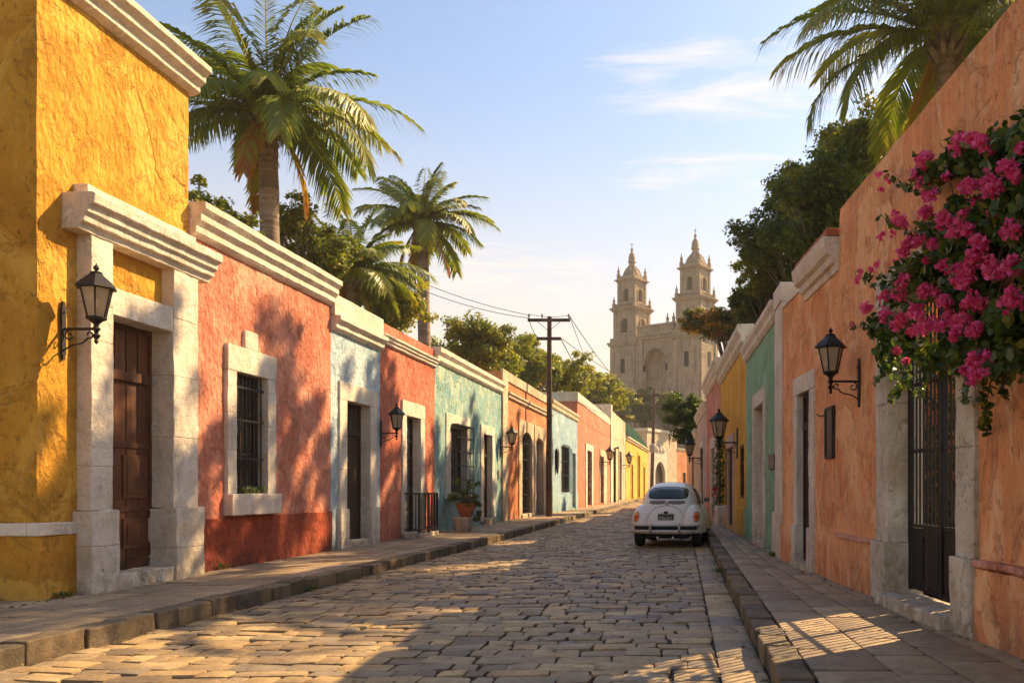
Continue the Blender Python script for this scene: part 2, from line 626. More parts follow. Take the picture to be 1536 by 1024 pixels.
M = {}
M['yellow'] = stucco('ochre_stucco', (0.64, 0.32, 0.035), (0.53, 0.235, 0.02), (0.72, 0.42, 0.08), 0.55)
M['coral'] = stucco('coral_stucco', (0.67, 0.27, 0.17), (0.54, 0.165, 0.095), (0.76, 0.44, 0.29), 0.75)
M['coral_base'] = stucco('red_plinth', (0.42, 0.085, 0.035), (0.30, 0.055, 0.025), (0.50, 0.15, 0.07), 0.5)
M['pale_blue'] = stucco('pale_blue_stucco', (0.56, 0.62, 0.61), (0.38, 0.51, 0.56), (0.74, 0.70, 0.61), 0.95)
M['red'] = stucco('red_stucco', (0.60, 0.20, 0.12), (0.48, 0.125, 0.07), (0.70, 0.34, 0.21), 0.65)
M['teal'] = stucco('teal_stucco', (0.29, 0.45, 0.41), (0.20, 0.37, 0.36), (0.62, 0.60, 0.36), 1.0)
M['orange'] = stucco('orange_stucco', (0.60, 0.24, 0.10), (0.50, 0.16, 0.07), (0.66, 0.38, 0.18), 0.6)
M['sky_blue'] = stucco('blue_stucco', (0.33, 0.48, 0.52), (0.27, 0.42, 0.47), (0.52, 0.56, 0.52), 0.7)
M['salmon'] = stucco('salmon_stucco', (0.62, 0.22, 0.13), (0.54, 0.17, 0.10), (0.68, 0.32, 0.2), 0.5)
M['cream'] = stucco('cream_stucco', (0.62, 0.50, 0.34), (0.50, 0.38, 0.24), (0.70, 0.6, 0.45), 0.6)
M['far_yellow'] = stucco('far_yellow_stucco', (0.70, 0.42, 0.07), (0.6, 0.33, 0.05), (0.74, 0.5, 0.15), 0.5)
M['near_orange'] = stucco('burnt_orange_stucco', (0.88, 0.40, 0.17), (0.81, 0.31, 0.12), (0.91, 0.57, 0.31), 0.95, 1.0, 0.28)
M['near_pink'] = M['near_orange']
M['pink_ledge'] = stucco('pink_ledge', (0.78, 0.38, 0.26), (0.56, 0.19, 0.11), (0.72, 0.38, 0.26), 0.6)
M['green'] = stucco('green_stucco', (0.30, 0.50, 0.30), (0.24, 0.42, 0.25), (0.42, 0.58, 0.40), 0.6)
M['right_yellow'] = stucco('golden_stucco', (0.80, 0.43, 0.06), (0.68, 0.33, 0.04), (0.72, 0.43, 0.1), 0.5)
M['rose'] = stucco('rose_stucco', (0.70, 0.34, 0.24), (0.5, 0.18, 0.12), (0.68, 0.36, 0.27), 0.5)
M['pale_rose'] = stucco('pale_rose_stucco', (0.66, 0.46, 0.38), (0.55, 0.36, 0.30), (0.63, 0.5, 0.42), 0.5)
M['white'] = stone('white_limewash', (0.75, 0.66, 0.53), (0.60, 0.50, 0.38), 1.0, 1.0, 0.4)
M['white_rough'] = stone('white_rough_stone', (0.72, 0.63, 0.50), (0.52, 0.42, 0.30), 1.2, 1.4, 0.6)
M['grey_door'] = stone('grey_plaster', (0.34, 0.31, 0.28), (0.26, 0.23, 0.2), 1.0, 0.6, 0.3)
def ashlar():
    t = NT('limestone'); o = t.map()
    c = t.mix(t.ramp(t.noise(o, 0.45, 6, 0.7), 0.36, 0.64), (0.45, 0.345, 0.24), (0.29, 0.225, 0.165))
    course = t.noise(t.map((0.5, 0.5, 2.6)), 1.0, 3, 0.6)
    c = t.mix(t.math('MULTIPLY', t.ramp(course, 0.44, 0.60), 0.6), c, (0.46, 0.35, 0.235))
    drip = t.noise(t.map((1.6, 1.6, 0.12)), 1.0, 6, 0.7)
    c = t.mix(t.math('MULTIPLY', t.ramp(drip, 0.52, 0.66), 0.75), c, (0.12, 0.095, 0.075))
    c = t.mix(t.math('MULTIPLY', t.ramp(t.noise(o, 2.4, 6, 0.7), 0.56, 0.68), 0.6), c, (0.15, 0.115, 0.09))
    n = t.bump(t.noise(o, 1.8, 7, 0.7), 0.9, 0.25)
    n = t.bump(course, 0.6, 0.12, n)
    return t.out(c, 0.95, n, 0.15)


M['cath'] = ashlar()
M['cath_dark'] = stone('weathered_limestone', (0.33, 0.25, 0.18), (0.24, 0.18, 0.13), 0.35, 1.0, 0.6)
M['belfry_shade'] = stone('belfry_shade_stone', (0.10, 0.08, 0.06), (0.06, 0.05, 0.04), 0.5, 0.6, 0.3)  # near-black colour stands for the shade inside the bell openings
M['wood'] = wood('old_brown_wood', (0.17, 0.062, 0.022), (0.030, 0.011, 0.006))
M['dark_wood'] = wood('dark_wood', (0.055, 0.028, 0.016), (0.02, 0.011, 0.008))
M['ochre_wood'] = wood('ochre_wood', (0.30, 0.15, 0.03), (0.14, 0.06, 0.015))
M['pole_wood'] = wood('pole_wood', (0.13, 0.085, 0.055), (0.06, 0.04, 0.028), 1.2)
M['iron'] = plain('wrought_iron', (0.018, 0.016, 0.015), 0.55, 0.3, 0.4, 30, 0.003)
M['dark'] = plain('dark_room', (0.012, 0.010, 0.009), 0.9)
M['roof'] = stone('roof_screed', (0.30, 0.26, 0.22), (0.2, 0.17, 0.14))
M['terracotta'] = plain('terracotta', (0.42, 0.13, 0.05), 0.85, 0, 0.4, 9, 0.01)
M['bronze'] = plain('bronze_plate', (0.06, 0.045, 0.035), 0.5, 0.6, 0.5, 25, 0.006)
M['green_tile'] = plain('green_roof', (0.10, 0.24, 0.11), 0.7, 0, 0.4, 3, 0.02)
M['porcelain'] = plain('insulator', (0.25, 0.22, 0.2), 0.35)
M['cable'] = plain('cable_rubber', (0.02, 0.018, 0.017), 0.7)


def glassmat(name, col, rough, spec=0.6):
    t = NT(name)
    o = t.map()
    return t.out(t.mix(t.noise(o, 3, 3), col, tuple(x * 1.6 for x in col)), rough, None, spec)


M['glass'] = glassmat('window_glass', (0.014, 0.013, 0.012), 0.12)


def lampglass():
    t = NT('lamp_glass')
    o = t.map()
    c = t.mix(t.ramp(t.noise(o, 7, 4), 0.3, 0.7), (0.72, 0.60, 0.42), (0.55, 0.44, 0.29))
    t.out(c, 0.25, None, 0.5)
    tr = t.N.new('ShaderNodeBsdfTranslucent'); t.L.new(c, tr.inputs['Color'])
    ms = t.N.new('ShaderNodeMixShader'); ms.inputs[0].default_value = 0.5
    t.L.new(t.bsdf.outputs[0], ms.inputs[1]); t.L.new(tr.outputs[0], ms.inputs[2])
    t.L.new(ms.outputs[0], t.N['Material Output'].inputs['Surface'])
    return t.mat


M['lamp_glass'] = lampglass()

# ------------------------------------------------------------------ ground, road, pavements
LW = Wl(-8.3, 0.045, +1)                 # left row of house fronts
R1 = Wl(3.5, -0.056, -1)                 # near right garden wall and house
R2 = Wl(2.58, 0.0, -1)                   # the rest of the right row
SW = 0.19


def kl(y):
    return -6.2 + 0.055 * y if y < 25 else (-4.825 + 0.031 * (y - 25) if y < 100 else -2.5 + 0.11 * (y - 100))


def kr(y):
    return 0.74 + 0.03 * y if y < 30 else 1.64 + 0.004 * (y - 30)


def slab(b, quad, zt, inset, dome, skirt, rv, tilt=0.0, jz=0.004):
    """one paving stone: a softly domed top with rounded rim and sides; quad = 4 corners anticlockwise"""
    b.rv = rv
    z0 = zt + random.uniform(-jz, jz)
    tx, ty = random.uniform(-tilt, tilt), random.uniform(-tilt, tilt)
    cx = sum(p[0] for p in quad) / 4; cy = sum(p[1] for p in quad) / 4
    w = max(0.05, math.hypot(quad[1][0] - quad[0][0], quad[1][1] - quad[0][1]))
    h = max(0.05, math.hypot(quad[3][0] - quad[0][0], quad[3][1] - quad[0][1]))
    us = [0, min(0.3, inset / w), 1 - min(0.3, inset / w), 1]
    vs = [0, min(0.3, inset / h), 1 - min(0.3, inset / h), 1]
    g = []
    for j, v in enumerate(vs):
        for i, u in enumerate(us):
            x = (quad[0][0] * (1 - u) + quad[1][0] * u) * (1 - v) + (quad[3][0] * (1 - u) + quad[2][0] * u) * v
            y = (quad[0][1] * (1 - u) + quad[1][1] * u) * (1 - v) + (quad[3][1] * (1 - u) + quad[2][1] * u) * v
            edge = (i in (0, 3)) + (j in (0, 3))
            if edge == 2:
                x += (cx - x) * 0.06; y += (cy - y) * 0.06
            z = z0 + (x - cx) * tx + (y - cy) * ty - dome * (0, 1.0, 1.5)[edge]
            g.append(b.vert((x, y, z)))
    for j in range(3):
        for i in range(3):
            b.face((g[j * 4 + i], g[j * 4 + i + 1], g[j * 4 + i + 5], g[j * 4 + i + 4]))
    ring = [0, 1, 2, 3, 7, 11, 15, 14, 13, 12, 8, 4]
    low = [b.vert((b.v[g[k]][0], b.v[g[k]][1], z0 - skirt)) for k in ring]
    for q in range(12):
        b.face((g[ring[q]], low[q], low[(q + 1) % 12], g[ring[(q + 1) % 12]]))


def make_ground():
    b = B()
    b.poly([(-2500, -300, -0.10), (2500, -300, -0.10), (2500, 4000, -0.10), (-2500, 4000, -0.10)])
    t = NT('dry_earth'); o = t.map()
    c = t.mix(t.ramp(t.noise(o, 0.08, 6, 0.6), 0.35, 0.65), (0.16, 0.13, 0.08), (0.07, 0.09, 0.035))
    tag(b.build('ground', t.out(c, 0.95, t.bump(t.noise(o, 1.0, 6), 0.5, 0.2))), kind='structure')

    # road: cobbles over a bed of dark grit
    b = B(); b.mi = 0
    ys = [0] + list(range(2, 142, 4))
    for i in range(len(ys) - 1):
        b.poly([(kl(ys[i]) - 0.2, ys[i], -0.028), (kr(ys[i]) + 0.2, ys[i], -0.028), (kr(ys[i + 1]) + 0.2, ys[i + 1], -0.028), (kl(ys[i + 1]) - 0.2, ys[i + 1], -0.028)])
    b.mi = 1
    y = 3.5
    rnd = random.Random(11)
    while y < 138:
        big = 1.0 if y < 45 else 1.5
        rh = rnd.uniform(0.23, 0.36) * big
        gl = kl(y) + 0.04; gr = kr(y) - 0.42
        x = gl + rnd.uniform(-0.2, 0.0)
        gap = 0.010
        bend = lambda x, y=y: 0.05 * noise.noise(Vector((x * 1.9, y * 1.3, 7))) - 0.05 * math.sin((x - gl) / max(0.1, gr - gl) * math.pi) * 3 + 0.05 * noise.noise(Vector((x * 0.8, y * 0.6, 0)))
        while x < gr - 0.05:
            w = rnd.choice((rnd.uniform(0.16, 0.34), rnd.uniform(0.28, 0.56))) * big
            x1 = min(x + w, gr)
            if gr - x1 < 0.14: x1 = gr
            xa = max(x, gl)
            if x1 - xa > 0.1:
                j = lambda: rnd.uniform(-0.024, 0.024)
                q = [(xa + gap + j(), y + gap + bend(xa) + j()), (x1 - gap + j(), y + gap + bend(x1) + j()),
                     (x1 - gap + j(), y + rh - gap + bend(x1) + j()), (xa + gap + j(), y + rh - gap + bend(xa) + j())]
                slab(b, q, 0.0, 0.032, 0.007, 0.05, rnd.uniform(0.001, 1), 0.045, 0.010)
            x = x1
        y += rh
    # gutter of longer slabs along the right kerb
    y = 3.5
    while y < 70:
        l = rnd.uniform(0.5, 0.95)
        q = [(kr(y) - 0.41, y + 0.012), (kr(y) - 0.02, y + 0.012), (kr(y + l) - 0.02, y + l - 0.012), (kr(y + l) - 0.41, y + l - 0.012)]
        slab(b, q, 0.004, 0.04, 0.010, 0.05, rnd.uniform(0.2, 1), 0.02, 0.006)
        y += l
    grit = plain('grit', (0.04, 0.03, 0.02), 0.95, 0, 0.5, 20, 0.01)
    cob = cobble('cobbles', [(0.17, 0.125, 0.08), (0.34, 0.235, 0.12), (0.50, 0.335, 0.145), (0.24, 0.195, 0.14), (0.60, 0.42, 0.19)], sheen=0.25)
    tag(b.build('road', [grit, cob], smooth=True, recalc=False, angle=60), kind='structure')

    # pavements
    def pavement(k_out, wallx, y0, y1, sl, sw_, seed, left):
        rnd = random.Random(seed)
        b = B(); b.mi = 0
        yy = y0
        while yy < y1:
            a, c = yy, min(yy + 3, y1)
            b.poly([(k_out(a), a, SW - 0.03), (wallx(a), a, SW - 0.03), (wallx(c), c, SW - 0.03), (k_out(c), c, SW - 0.03)])
            yy = c
        b.mi = 1
        # strips run along the street
        cuts = [0, 0.085, 0.21, 0.31, 0.42, 0.7, 1.0] if left else [0, 0.31, 0.55, 0.80, 1.0]
        for i in range(len(cuts) - 1):
            f0, f1 = cuts[i], cuts[i + 1]
            yy = y0 + rnd.uniform(0, 0.5)
            while yy < y1:
                l = rnd.uniform(*sl) * (1 if yy < 45 else 1.5)
                e = lambda f, q: k_out(q) + (wallx(q) - k_out(q)) * f
                g = 0.007
                sg = 1 if not left else -1
                q = [(e(f0, yy) + g * sg, yy + g + rnd.uniform(-.02, .02)), (e(f1, yy) - g * sg, yy + g + rnd.uniform(-.02, .02)), (e(f1, yy + l) - g * sg, yy + l - g), (e(f0, yy + l) + g * sg, yy + l - g)]
                if left: q = [q[1], q[0], q[3], q[2]]
                slab(b, q, SW, 0.03, 0.005, 0.04, rnd.uniform(0.001, 1), 0.012, 0.005)
                yy += l
        return b
    pav = cobble('paving', [(0.26, 0.19, 0.12), (0.42, 0.295, 0.165), (0.32, 0.24, 0.155), (0.52, 0.37, 0.205)], sheen=0.38)
    bl = pavement(lambda y: kl(y) - 0.26, lambda y: (LW.a + LW.b * y) - 3.2, 3.5, 104, (0.45, 1.3), 0, 5, True)
    tag(bl.build('pavement', [grit, pav], smooth=True, recalc=False, angle=60), kind='structure')
    br = pavement(lambda y: kr(y) + 0.26, lambda y: (R1.a + R1.b * y + 0.1) if y < 17.35 else 2.68, 2.0, 78, (0.35, 1.15), 0, 6, False)
    tag(br.build('pavement', [grit, pav], smooth=True, recalc=False, angle=60), kind='structure')

    # kerbs
    kst = cobble('kerb_stone', [(0.05, 0.038, 0.027), (0.24, 0.165, 0.08), (0.09, 0.072, 0.054), (0.34, 0.24, 0.12)], sheen=0.6)
    for f, sgn, y0, y1 in ((kl, -1, 3.5, 104), (kr, 1, 2.0, 78)):
        b = B(); rnd = random.Random(8)
        y = y0
        while y < y1:
            l = rnd.uniform(0.35, 0.8) * (1 if y < 40 else 1.6)
            b.rv = rnd.uniform(0.001, 1)
            jx = rnd.uniform(-0.018, 0.018); top = SW + rnd.uniform(-0.012, 0.012)
            fr = Fr((0, 0, 0), 0)
            x0, x1 = f(y) + jx, f(y + l) + jx

            class K:
                def pt(self, s, z, o, x0=x0, x1=x1, y=y, l=l):
                    u = (s - y) / l
                    return Vector((x0 * (1 - u) + x1 * u + sgn * o, s, z))
            rbox(b, K(), y + 0.008, y + l - 0.008, -0.08, top, 0.0, 0.25, 0.12, 0.016, 6)
            y += l
        tag(b.build('kerb', kst, bevel=0.018), kind='structure')
    # a small square where the street ends
    b = B()
    b.poly([(-4.6, 104.02, 0.012), (-2.2, 104.02, 0.012), (0.6, 140, 0.012), (-2, 140, 0.012)])
    tag(b.build('pavement', pav), kind='structure')


make_ground()

# ------------------------------------------------------------------ house pieces


def stone_frame(parent, fr, s0, s1, z0, z1, wl, wr, wt, proud=0.045, t=0.28, plinth=None, mat='white', name='door_surround', sill=None):
    """jambs and lintel round an opening; they line its reveal as well"""
    b = B()
    a = 0.010
    zb = plinth[0] if plinth else z0
    for (pa, pb, k) in ((s0 - wl, s0, 0.36), (s1, s1 + wr, 0.58)):
        zz = [zb, zb + (z1 - zb) * k, zb + (z1 - zb) * (k + 0.3), z1]
        for q in range(3):
            rbox(b, fr, pa, pb, zz[q] + 0.001, zz[q + 1] - 0.001, -t, proud + 0.004 * (q % 2), 0.13, a * 1.2, 5)
    rbox(b, fr, s0 - wl, s1 + wr, z1 + 0.002, z1 + wt, -t, proud + 0.006, 0.16, a, 5)
    if plinth:
        e = plinth[1]
        rbox(b, fr, s0 - wl - e, s0 + 0.02, SW - 0.03, zb, -t, proud + e, 0.16, a * 1.4, 5)
        rbox(b, fr, s1 - 0.02, s1 + wr + e, SW - 0.03, zb, -t, proud + e, 0.16, a * 1.4, 5)
    if sill:
        rbox(b, fr, s0 - wl * 1.1, s1 + wr * 1.1, sill[0], z0, -t, sill[1], 0.16, a, 5)
    return b.build(name, M[mat], parent, bevel=0.010)


def door_step(parent, fr, s0, s1, z, out, mat='white_rough', t=0.3):
    b = B()
    rbox(b, fr, s0, s1, SW - 0.03, z, -t, out, 0.14, 0.013, 6)
    return b.build('door_step', M[mat], parent, bevel=0.025)


def plank_door(parent, fr, s0, s1, z0, z1, o, mat='wood', n=5, transom=None, rails=(), panel=False):
    b = B()
    rnd = random.Random(int(s0 * 100))
    b.rv = 0.2
    rbox(b, fr, s0 - 0.02, s1 + 0.02, z0 - 0.02, z1 + 0.02, o - 0.06, o - 0.03)
    top = transom if transom else z1
    w = (s1 - s0 - 0.16) / n
    # frame
    b.rv = 0.1
    for (a, c, d, e) in ((s0, s0 + 0.08, z0, z1), (s1 - 0.08, s1, z0, z1), (s0 + 0.08, s1 - 0.08, z1 - 0.08, z1), (s0 + 0.08, s1 - 0.08, z0, z0 + 0.14)):
        rbox(b, fr, a, c, d, e, o - 0.03, o + 0.02)
    for i in range(n):
        b.rv = rnd.uniform(0.05, 0.9)
        rbox(b, fr, s0 + 0.08 + w * i + 0.006, s0 + 0.08 + w * (i + 1) - 0.006, z0 + 0.14, top - 0.01, o - 0.03, o - 0.012 + rnd.uniform(0, 0.006))
    if transom:
        b.rv = 0.15
        rbox(b, fr, s0 + 0.08, s1 - 0.08, transom - 0.06, transom + 0.08, o - 0.03, o + 0.045)
        for i in range(n):
            b.rv = rnd.uniform(0.05, 0.9)
            rbox(b, fr, s0 + 0.08 + w * i + 0.02, s0 + 0.08 + w * (i + 1) - 0.02, transom + 0.08, z1 - 0.08, o - 0.03, o - 0.008)
    for (ra, rb_) in rails:
        b.rv = 0.3
        rbox(b, fr, s0 + 0.08, s1 - 0.08, ra, rb_, o - 0.012, o + 0.012)
    if panel:
        for (pa, pb) in panel:
            for (sa, sb) in ((s0 + 0.14, (s0 + s1) / 2 - 0.04), ((s0 + s1) / 2 + 0.04, s1 - 0.14)):
                b.rv = 0.5
                rbox(b, fr, sa, sb, pa, pb, o - 0.012, o + 0.018)
                rbox(b, fr, sa + 0.07, sb - 0.07, pa + 0.07, pb - 0.07, o + 0.018, o + 0.03)
    d = b.build('door', M[mat], parent, bevel=0.006)
    h = B()
    zc = z0 + 1.15
    sc = s0 + 0.16
    rbox(h, fr, sc - 0.025, sc + 0.025, zc - 0.13, zc + 0.13, o + 0.013, o + 0.024)
    tube(h, [fr.pt(sc, zc, o + 0.024), fr.pt(sc, zc, o + 0.075), fr.pt(sc + 0.03, zc - 0.06, o + 0.085)], 0.013, 8)
    h.build('handle', M['iron'], d)
    return d


def glazed(parent, fr, s0, s1, z0, z1, o, mat='dark_wood', nv=1, nh=3, name='window'):
    """a casement: frame of wood with panes of dark glass"""
    b = B()
    b.rv = 0.2
    w = 0.07
    for (a, c, d, e) in ((s0, s0 + w, z0, z1), (s1 - w, s1, z0, z1), (s0 + w, s1 - w, z0, z0 + w), (s0 + w, s1 - w, z1 - w, z1)):
        rbox(b, fr, a, c, d, e, o - 0.05, o)
    for i in range(1, nv + 1):
        s = s0 + (s1 - s0) * i / (nv + 1)
        rbox(b, fr, s - 0.025, s + 0.025, z0 + w, z1 - w, o - 0.045, o - 0.006)
    for i in range(1, nh + 1):
        z = z0 + (z1 - z0) * i / (nh + 1)
        rbox(b, fr, s0 + w, s1 - w, z - 0.018, z + 0.018, o - 0.04, o - 0.012)
    f = b.build(name, M[mat], parent, bevel=0.004)
    g = B()
    g.poly([fr.pt(s0 + 0.01, z0 + 0.01, o - 0.035), fr.pt(s1 - 0.01, z0 + 0.01, o - 0.035), fr.pt(s1 - 0.01, z1 - 0.01, o - 0.035), fr.pt(s0 + 0.01, z1 - 0.01, o - 0.035)])
    g.build('pane', M['glass'], f, recalc=False)
    return f


def bars(parent, fr, s0, s1, z0, z1, o, nv, hz, r=0.012, name='window_grille', box=0.0):
    b = B()
    for i in range(nv):
        s = s0 + (s1 - s0) * (i + 0.5) / nv
        tube(b, [fr.pt(s, z0, o), fr.pt(s, z1, o)], r, 6)
    for z in hz:
        rbox(b, fr, s0 - 0.02, s1 + 0.02, z - 0.018, z + 0.018, o - 0.008, o + 0.010)
        if box:
            for s in (s0, s1):
                rbox(b, fr, s - 0.012, s + 0.012, z - 0.012, z + 0.012, o - box, o)
    if box:
        for s in (s0, s1):
            for k in (0.0, 0.5):
                tube(b, [fr.pt(s, z0, o - box * k), fr.pt(s, z1, o - box * k)], r, 6)
        for z in (z0, z1):
            rbox(b, fr, s0, s1, z - 0.012, z + 0.012, o - box, o)
    return b.build(name, M['iron'], parent, smooth=False)


def cornice_prof(z0, z1, out, steps=3):
    h = (z1 - z0)
    p = [(-0.25, z1), (-0.25, z0 - 0.0), (0.0 + 0.03, z0)]
    for i in range(steps):
        a = z0 + h * (i + 0.18) / steps
        c = z0 + h * (i + 0.95) / steps
        o = 0.03 + out * (i + 1) / steps
        p += [(o - out / steps * 0.5, a), (o, a + h * 0.12 / steps * 2), (o, c)]
    p.append((0.03 + out, z1))
    return p


def house(name, label, fr, s0, s1, ztop, ops, mat, depth=3.5, plinth=None, cornice=None, group=None, t=0.3, seg=0.3, roofcap=None, z0=0.1, amp=0.014):
    root = thing(name, label, 'house', tuple(fr.pt((s0 + s1) / 2, 0.15, -depth / 2)), group)
    b = B()
    front(b, fr, s0, s1, z0, ztop, ops, t, depth, seg, amp)
    b.build('wall', M[mat], root, smooth=True, recalc=False, angle=50)
    if plinth:
        zt, proud, pm = plinth[:3]
        b = B()
        spans = [(s0 + 0.004, s1 - 0.004)]
        for (a, c) in plinth[3]:
            new = []
            for (p, q) in spans:
                if a > p: new.append((p, min(a, q)))
                if c < q: new.append((max(c, p), q))
            spans = [x for x in new if x[1] - x[0] > 0.05]
        for (p, q) in spans:
            b = B()
            rbox(b, fr, p, q, z0 + 0.01, zt, -0.05, proud, 0.22, 0.016, 2.5)
            b.build('plinth', M[pm], root, bevel=0.012)
    if cornice:
        z_0, z_1, out, cm = cornice[:4]
        b = B()
        ca, cb = (cornice[4], cornice[5]) if len(cornice) > 4 else (s0 + 0.005, s1 - 0.005)
        sweep(b, fr, ca, cb, cornice_prof(z_0, z_1, out, 2 if int(s0) % 2 else 3), 0.25, 0.014, 3.0)
        b.build('cornice', M[cm], root, bevel=0.012)
    return root


def band(parent, fr, s0, s1, z0, z1, proud, mat, name='wall_band', back=-0.05):
    b = B()
    rbox(b, fr, s0, s1, z0, z1, back, proud, 0.25, 0.010, 3)
    return b.build(name, M[mat], parent, bevel=0.012)


# ================================================================== LEFT ROW
GL = 'painted houses along the left pavement'
# --- ochre house
s0, s1 = LW.D(55), LW.D(283)
fr = LW
op_s = (12.06, 13.46)
yel = house('house', 'tall ochre yellow house with carved white doorway and old plank door', fr, s0, s1, 8.30, [(op_s[0] - 0.05, op_s[1] + 0.05, 0.36, 4.06)], 'yellow',
            cornice=(8.06, 8.52, 0.30, 'white', s0 + 0.0, s1 + 0.12), group=GL, t=0.25)
b = B()   # white band, low wall and pilasters
rbox(b, fr, s0 - 0.05, 11.58, 1.00, 1.16, -0.1, 0.075, 0.22, 0.012, 4)
rbox(b, fr, s0 - 0.05, s0 + 0.1, 1.00, 1.16, -3.0, -0.1, 0.22, 0.012, 4)
b.build('wall_band', M['white'], yel, bevel=0.015)
b = B()
rbox(b, fr, s0 - 0.035, 11.58, 0.1, 0.998, -3.0, 0.05, 0.25, 0.016, 2.5)
b.build('plinth', M['yellow'], yel, bevel=0.015)
b = B()
A = 0.012
# pilasters with taller blocks at the foot, lintel, panel head and entablature
for (pa, pb, zz) in ((11.62, 12.06, (1.30, 1.9, 3.6, 4.1, 5.02)), (13.46, 14.12, (1.30, 2.4, 3.35, 4.25, 5.02))):
    for q in range(4):
        rbox(b, fr, pa, pb, zz[q] + 0.001, zz[q + 1] - 0.001, -0.25, 0.20 + 0.004 * (q % 2), 0.12, A * 1.2, 5)
rbox(b, fr, 12.06, 13.46, 4.02, 4.40, -0.25, 0.192, 0.15, A, 5)
for (pa, pb, zz) in ((11.55, 12.10, (0.12, 0.82, 1.297)), (13.42, 14.18, (0.12, 0.68, 1.297))):
    for q in range(2):
        rbox(b, fr, pa, pb, zz[q] + 0.001, zz[q + 1] - 0.001, -0.25, 0.27 + 0.005 * q, 0.10, A * 2.0, 4)
b.build('door_surround', M['white'], yel, bevel=0.010)
b = B()
sweep(b, fr, 11.34, 14.42, [(-0.1, 5.0), (0.22, 5.0), (0.24, 5.08), (0.30, 5.10), (0.31, 5.18), (0.36, 5.22), (0.37, 5.30), (0.44, 5.34), (0.45, 5.46), (0.40, 5.48), (-0.1, 5.48)], 0.2, 0.012, 5)
rbox(b, fr, 11.55, 14.05, 5.482, 5.66, -0.1, 0.20, 0.2, 0.016, 4)
b.build('door_pediment', M['white'], yel, bevel=0.014)
door_step(yel, fr, 12.10, 13.42, 0.40, 0.24)
plank_door(yel, fr, 12.02, 13.50, 0.40, 4.03, -0.17, 'wood', 5, 3.25, ((1.25, 1.33), (2.2, 2.28)), ((0.7, 1.15), (1.45, 2.1)))

# --- coral house
s0, s1 = LW.D(283), LW.D(496)
w0, w1 = LW.D(350), LW.D(397)
cor = house('house', 'coral red house with barred window in white stone frame', fr, s0, s1, 6.15, [(w0 - 0.04, w1 + 0.04, 1.46, 3.74)], 'coral',
            plinth=(1.08, 0.04, 'coral_base', []), cornice=(5.74, 6.3, 0.24, 'white', s0 + 0.03, s1 + 0.03), group=GL, t=0.22)
stone_frame(cor, fr, w0, w1, 1.5, 3.7, 0.30, 0.32, 0.46, 0.07, 0.22, name='window_surround', sill=(1.12, 0.17))
b = B(); rbox(b, fr, 15.86, 16.34, 4.165, 4.50, -0.05, 0.06, 0.15, 0.01, 5)
b.build('keystone', M['white'], cor, bevel=0.02)
glazed(cor, fr, w0, w1, 1.5, 3.7, -0.16, 'dark_wood', 1, 2)
bars(cor, fr, w0 + 0.02, w1 - 0.02, 1.5, 3.7, -0.03, 8, (1.62, 2.15, 2.85, 3.45), 0.013)

# --- pale blue house with white base
s0, s1 = LW.D(496), LW.D(570)
d0, d1 = LW.D(518), LW.D(553)
blu = house('house', 'pale blue house with broad white parapet and dark narrow door', fr, s0, s1, 6.0, [(d0 - 0.04, d1 + 0.04, 0.3, 3.72)], 'pale_blue',
            cornice=(5.2, 5.55, 0.20, 'white'), group=GL)
band(blu, fr, s0 + 0.006, s1 - 0.006, 5.552, 6.03, 0.10, 'white', 'parapet')
stone_frame(blu, fr, d0, d1, 0.3, 3.68, 0.42, 0.45, 0.42, 0.05, 0.3, (1.12, 0.05))
door_step(blu, fr, d0 + 0.05, d1 - 0.05, 0.34, 0.09)
plank_door(blu, fr, d0, d1, 0.34, 3.68, -0.22, 'dark_wood', 4, 2.95)

# --- red house with railed french window
s0, s1 = LW.D(570), LW.D(652)
d0, d1 = LW.D(608), LW.D(629)
red = house('house', 'brick red house with railed floor-length window', fr, s0, s1, 6.0, [(d0 - 0.04, d1 + 0.04, 0.3, 3.72)], 'red',
            cornice=(5.42, 5.68, 0.14, 'white'), group=GL)
stone_frame(red, fr, d0, d1, 0.3, 3.68, 0.36, 0.40, 0.42, 0.05)
door_step(red, fr, d0 - 0.25, d1 + 0.35, 0.32, 0.5)
glazed(red, fr, d0, d1, 0.32, 3.68, -0.2, 'dark_wood', 1, 4)
b = B()
q0, q1, ou = d0 - 0.2, d1 + 0.3, 0.46
for z in (0.42, 1.45):
    rbox(b, fr, q0, q1, z - 0.02, z + 0.02, ou - 0.02, ou + 0.02)
    rbox(b, fr, q0 - 0.02, q0 + 0.02, z - 0.02, z + 0.02, 0.0, ou - 0.02)
    rbox(b, fr, q1 - 0.02, q1 + 0.02, z - 0.02, z + 0.02, 0.0, ou - 0.02)
for i in range(15):
    s = q0 + (q1 - q0) * i / 14
    tube(b, [fr.pt(s, 0.3, ou), fr.pt(s, 1.46, ou)], 0.012 if i % 7 else 0.024, 6)
for i in range(1, 5):
    for s in (q0, q1):
        tube(b, [fr.pt(s, 0.42, ou * i / 5), fr.pt(s, 1.45, ou * i / 5)], 0.012, 6)
b.build('railing', M['iron'], red)

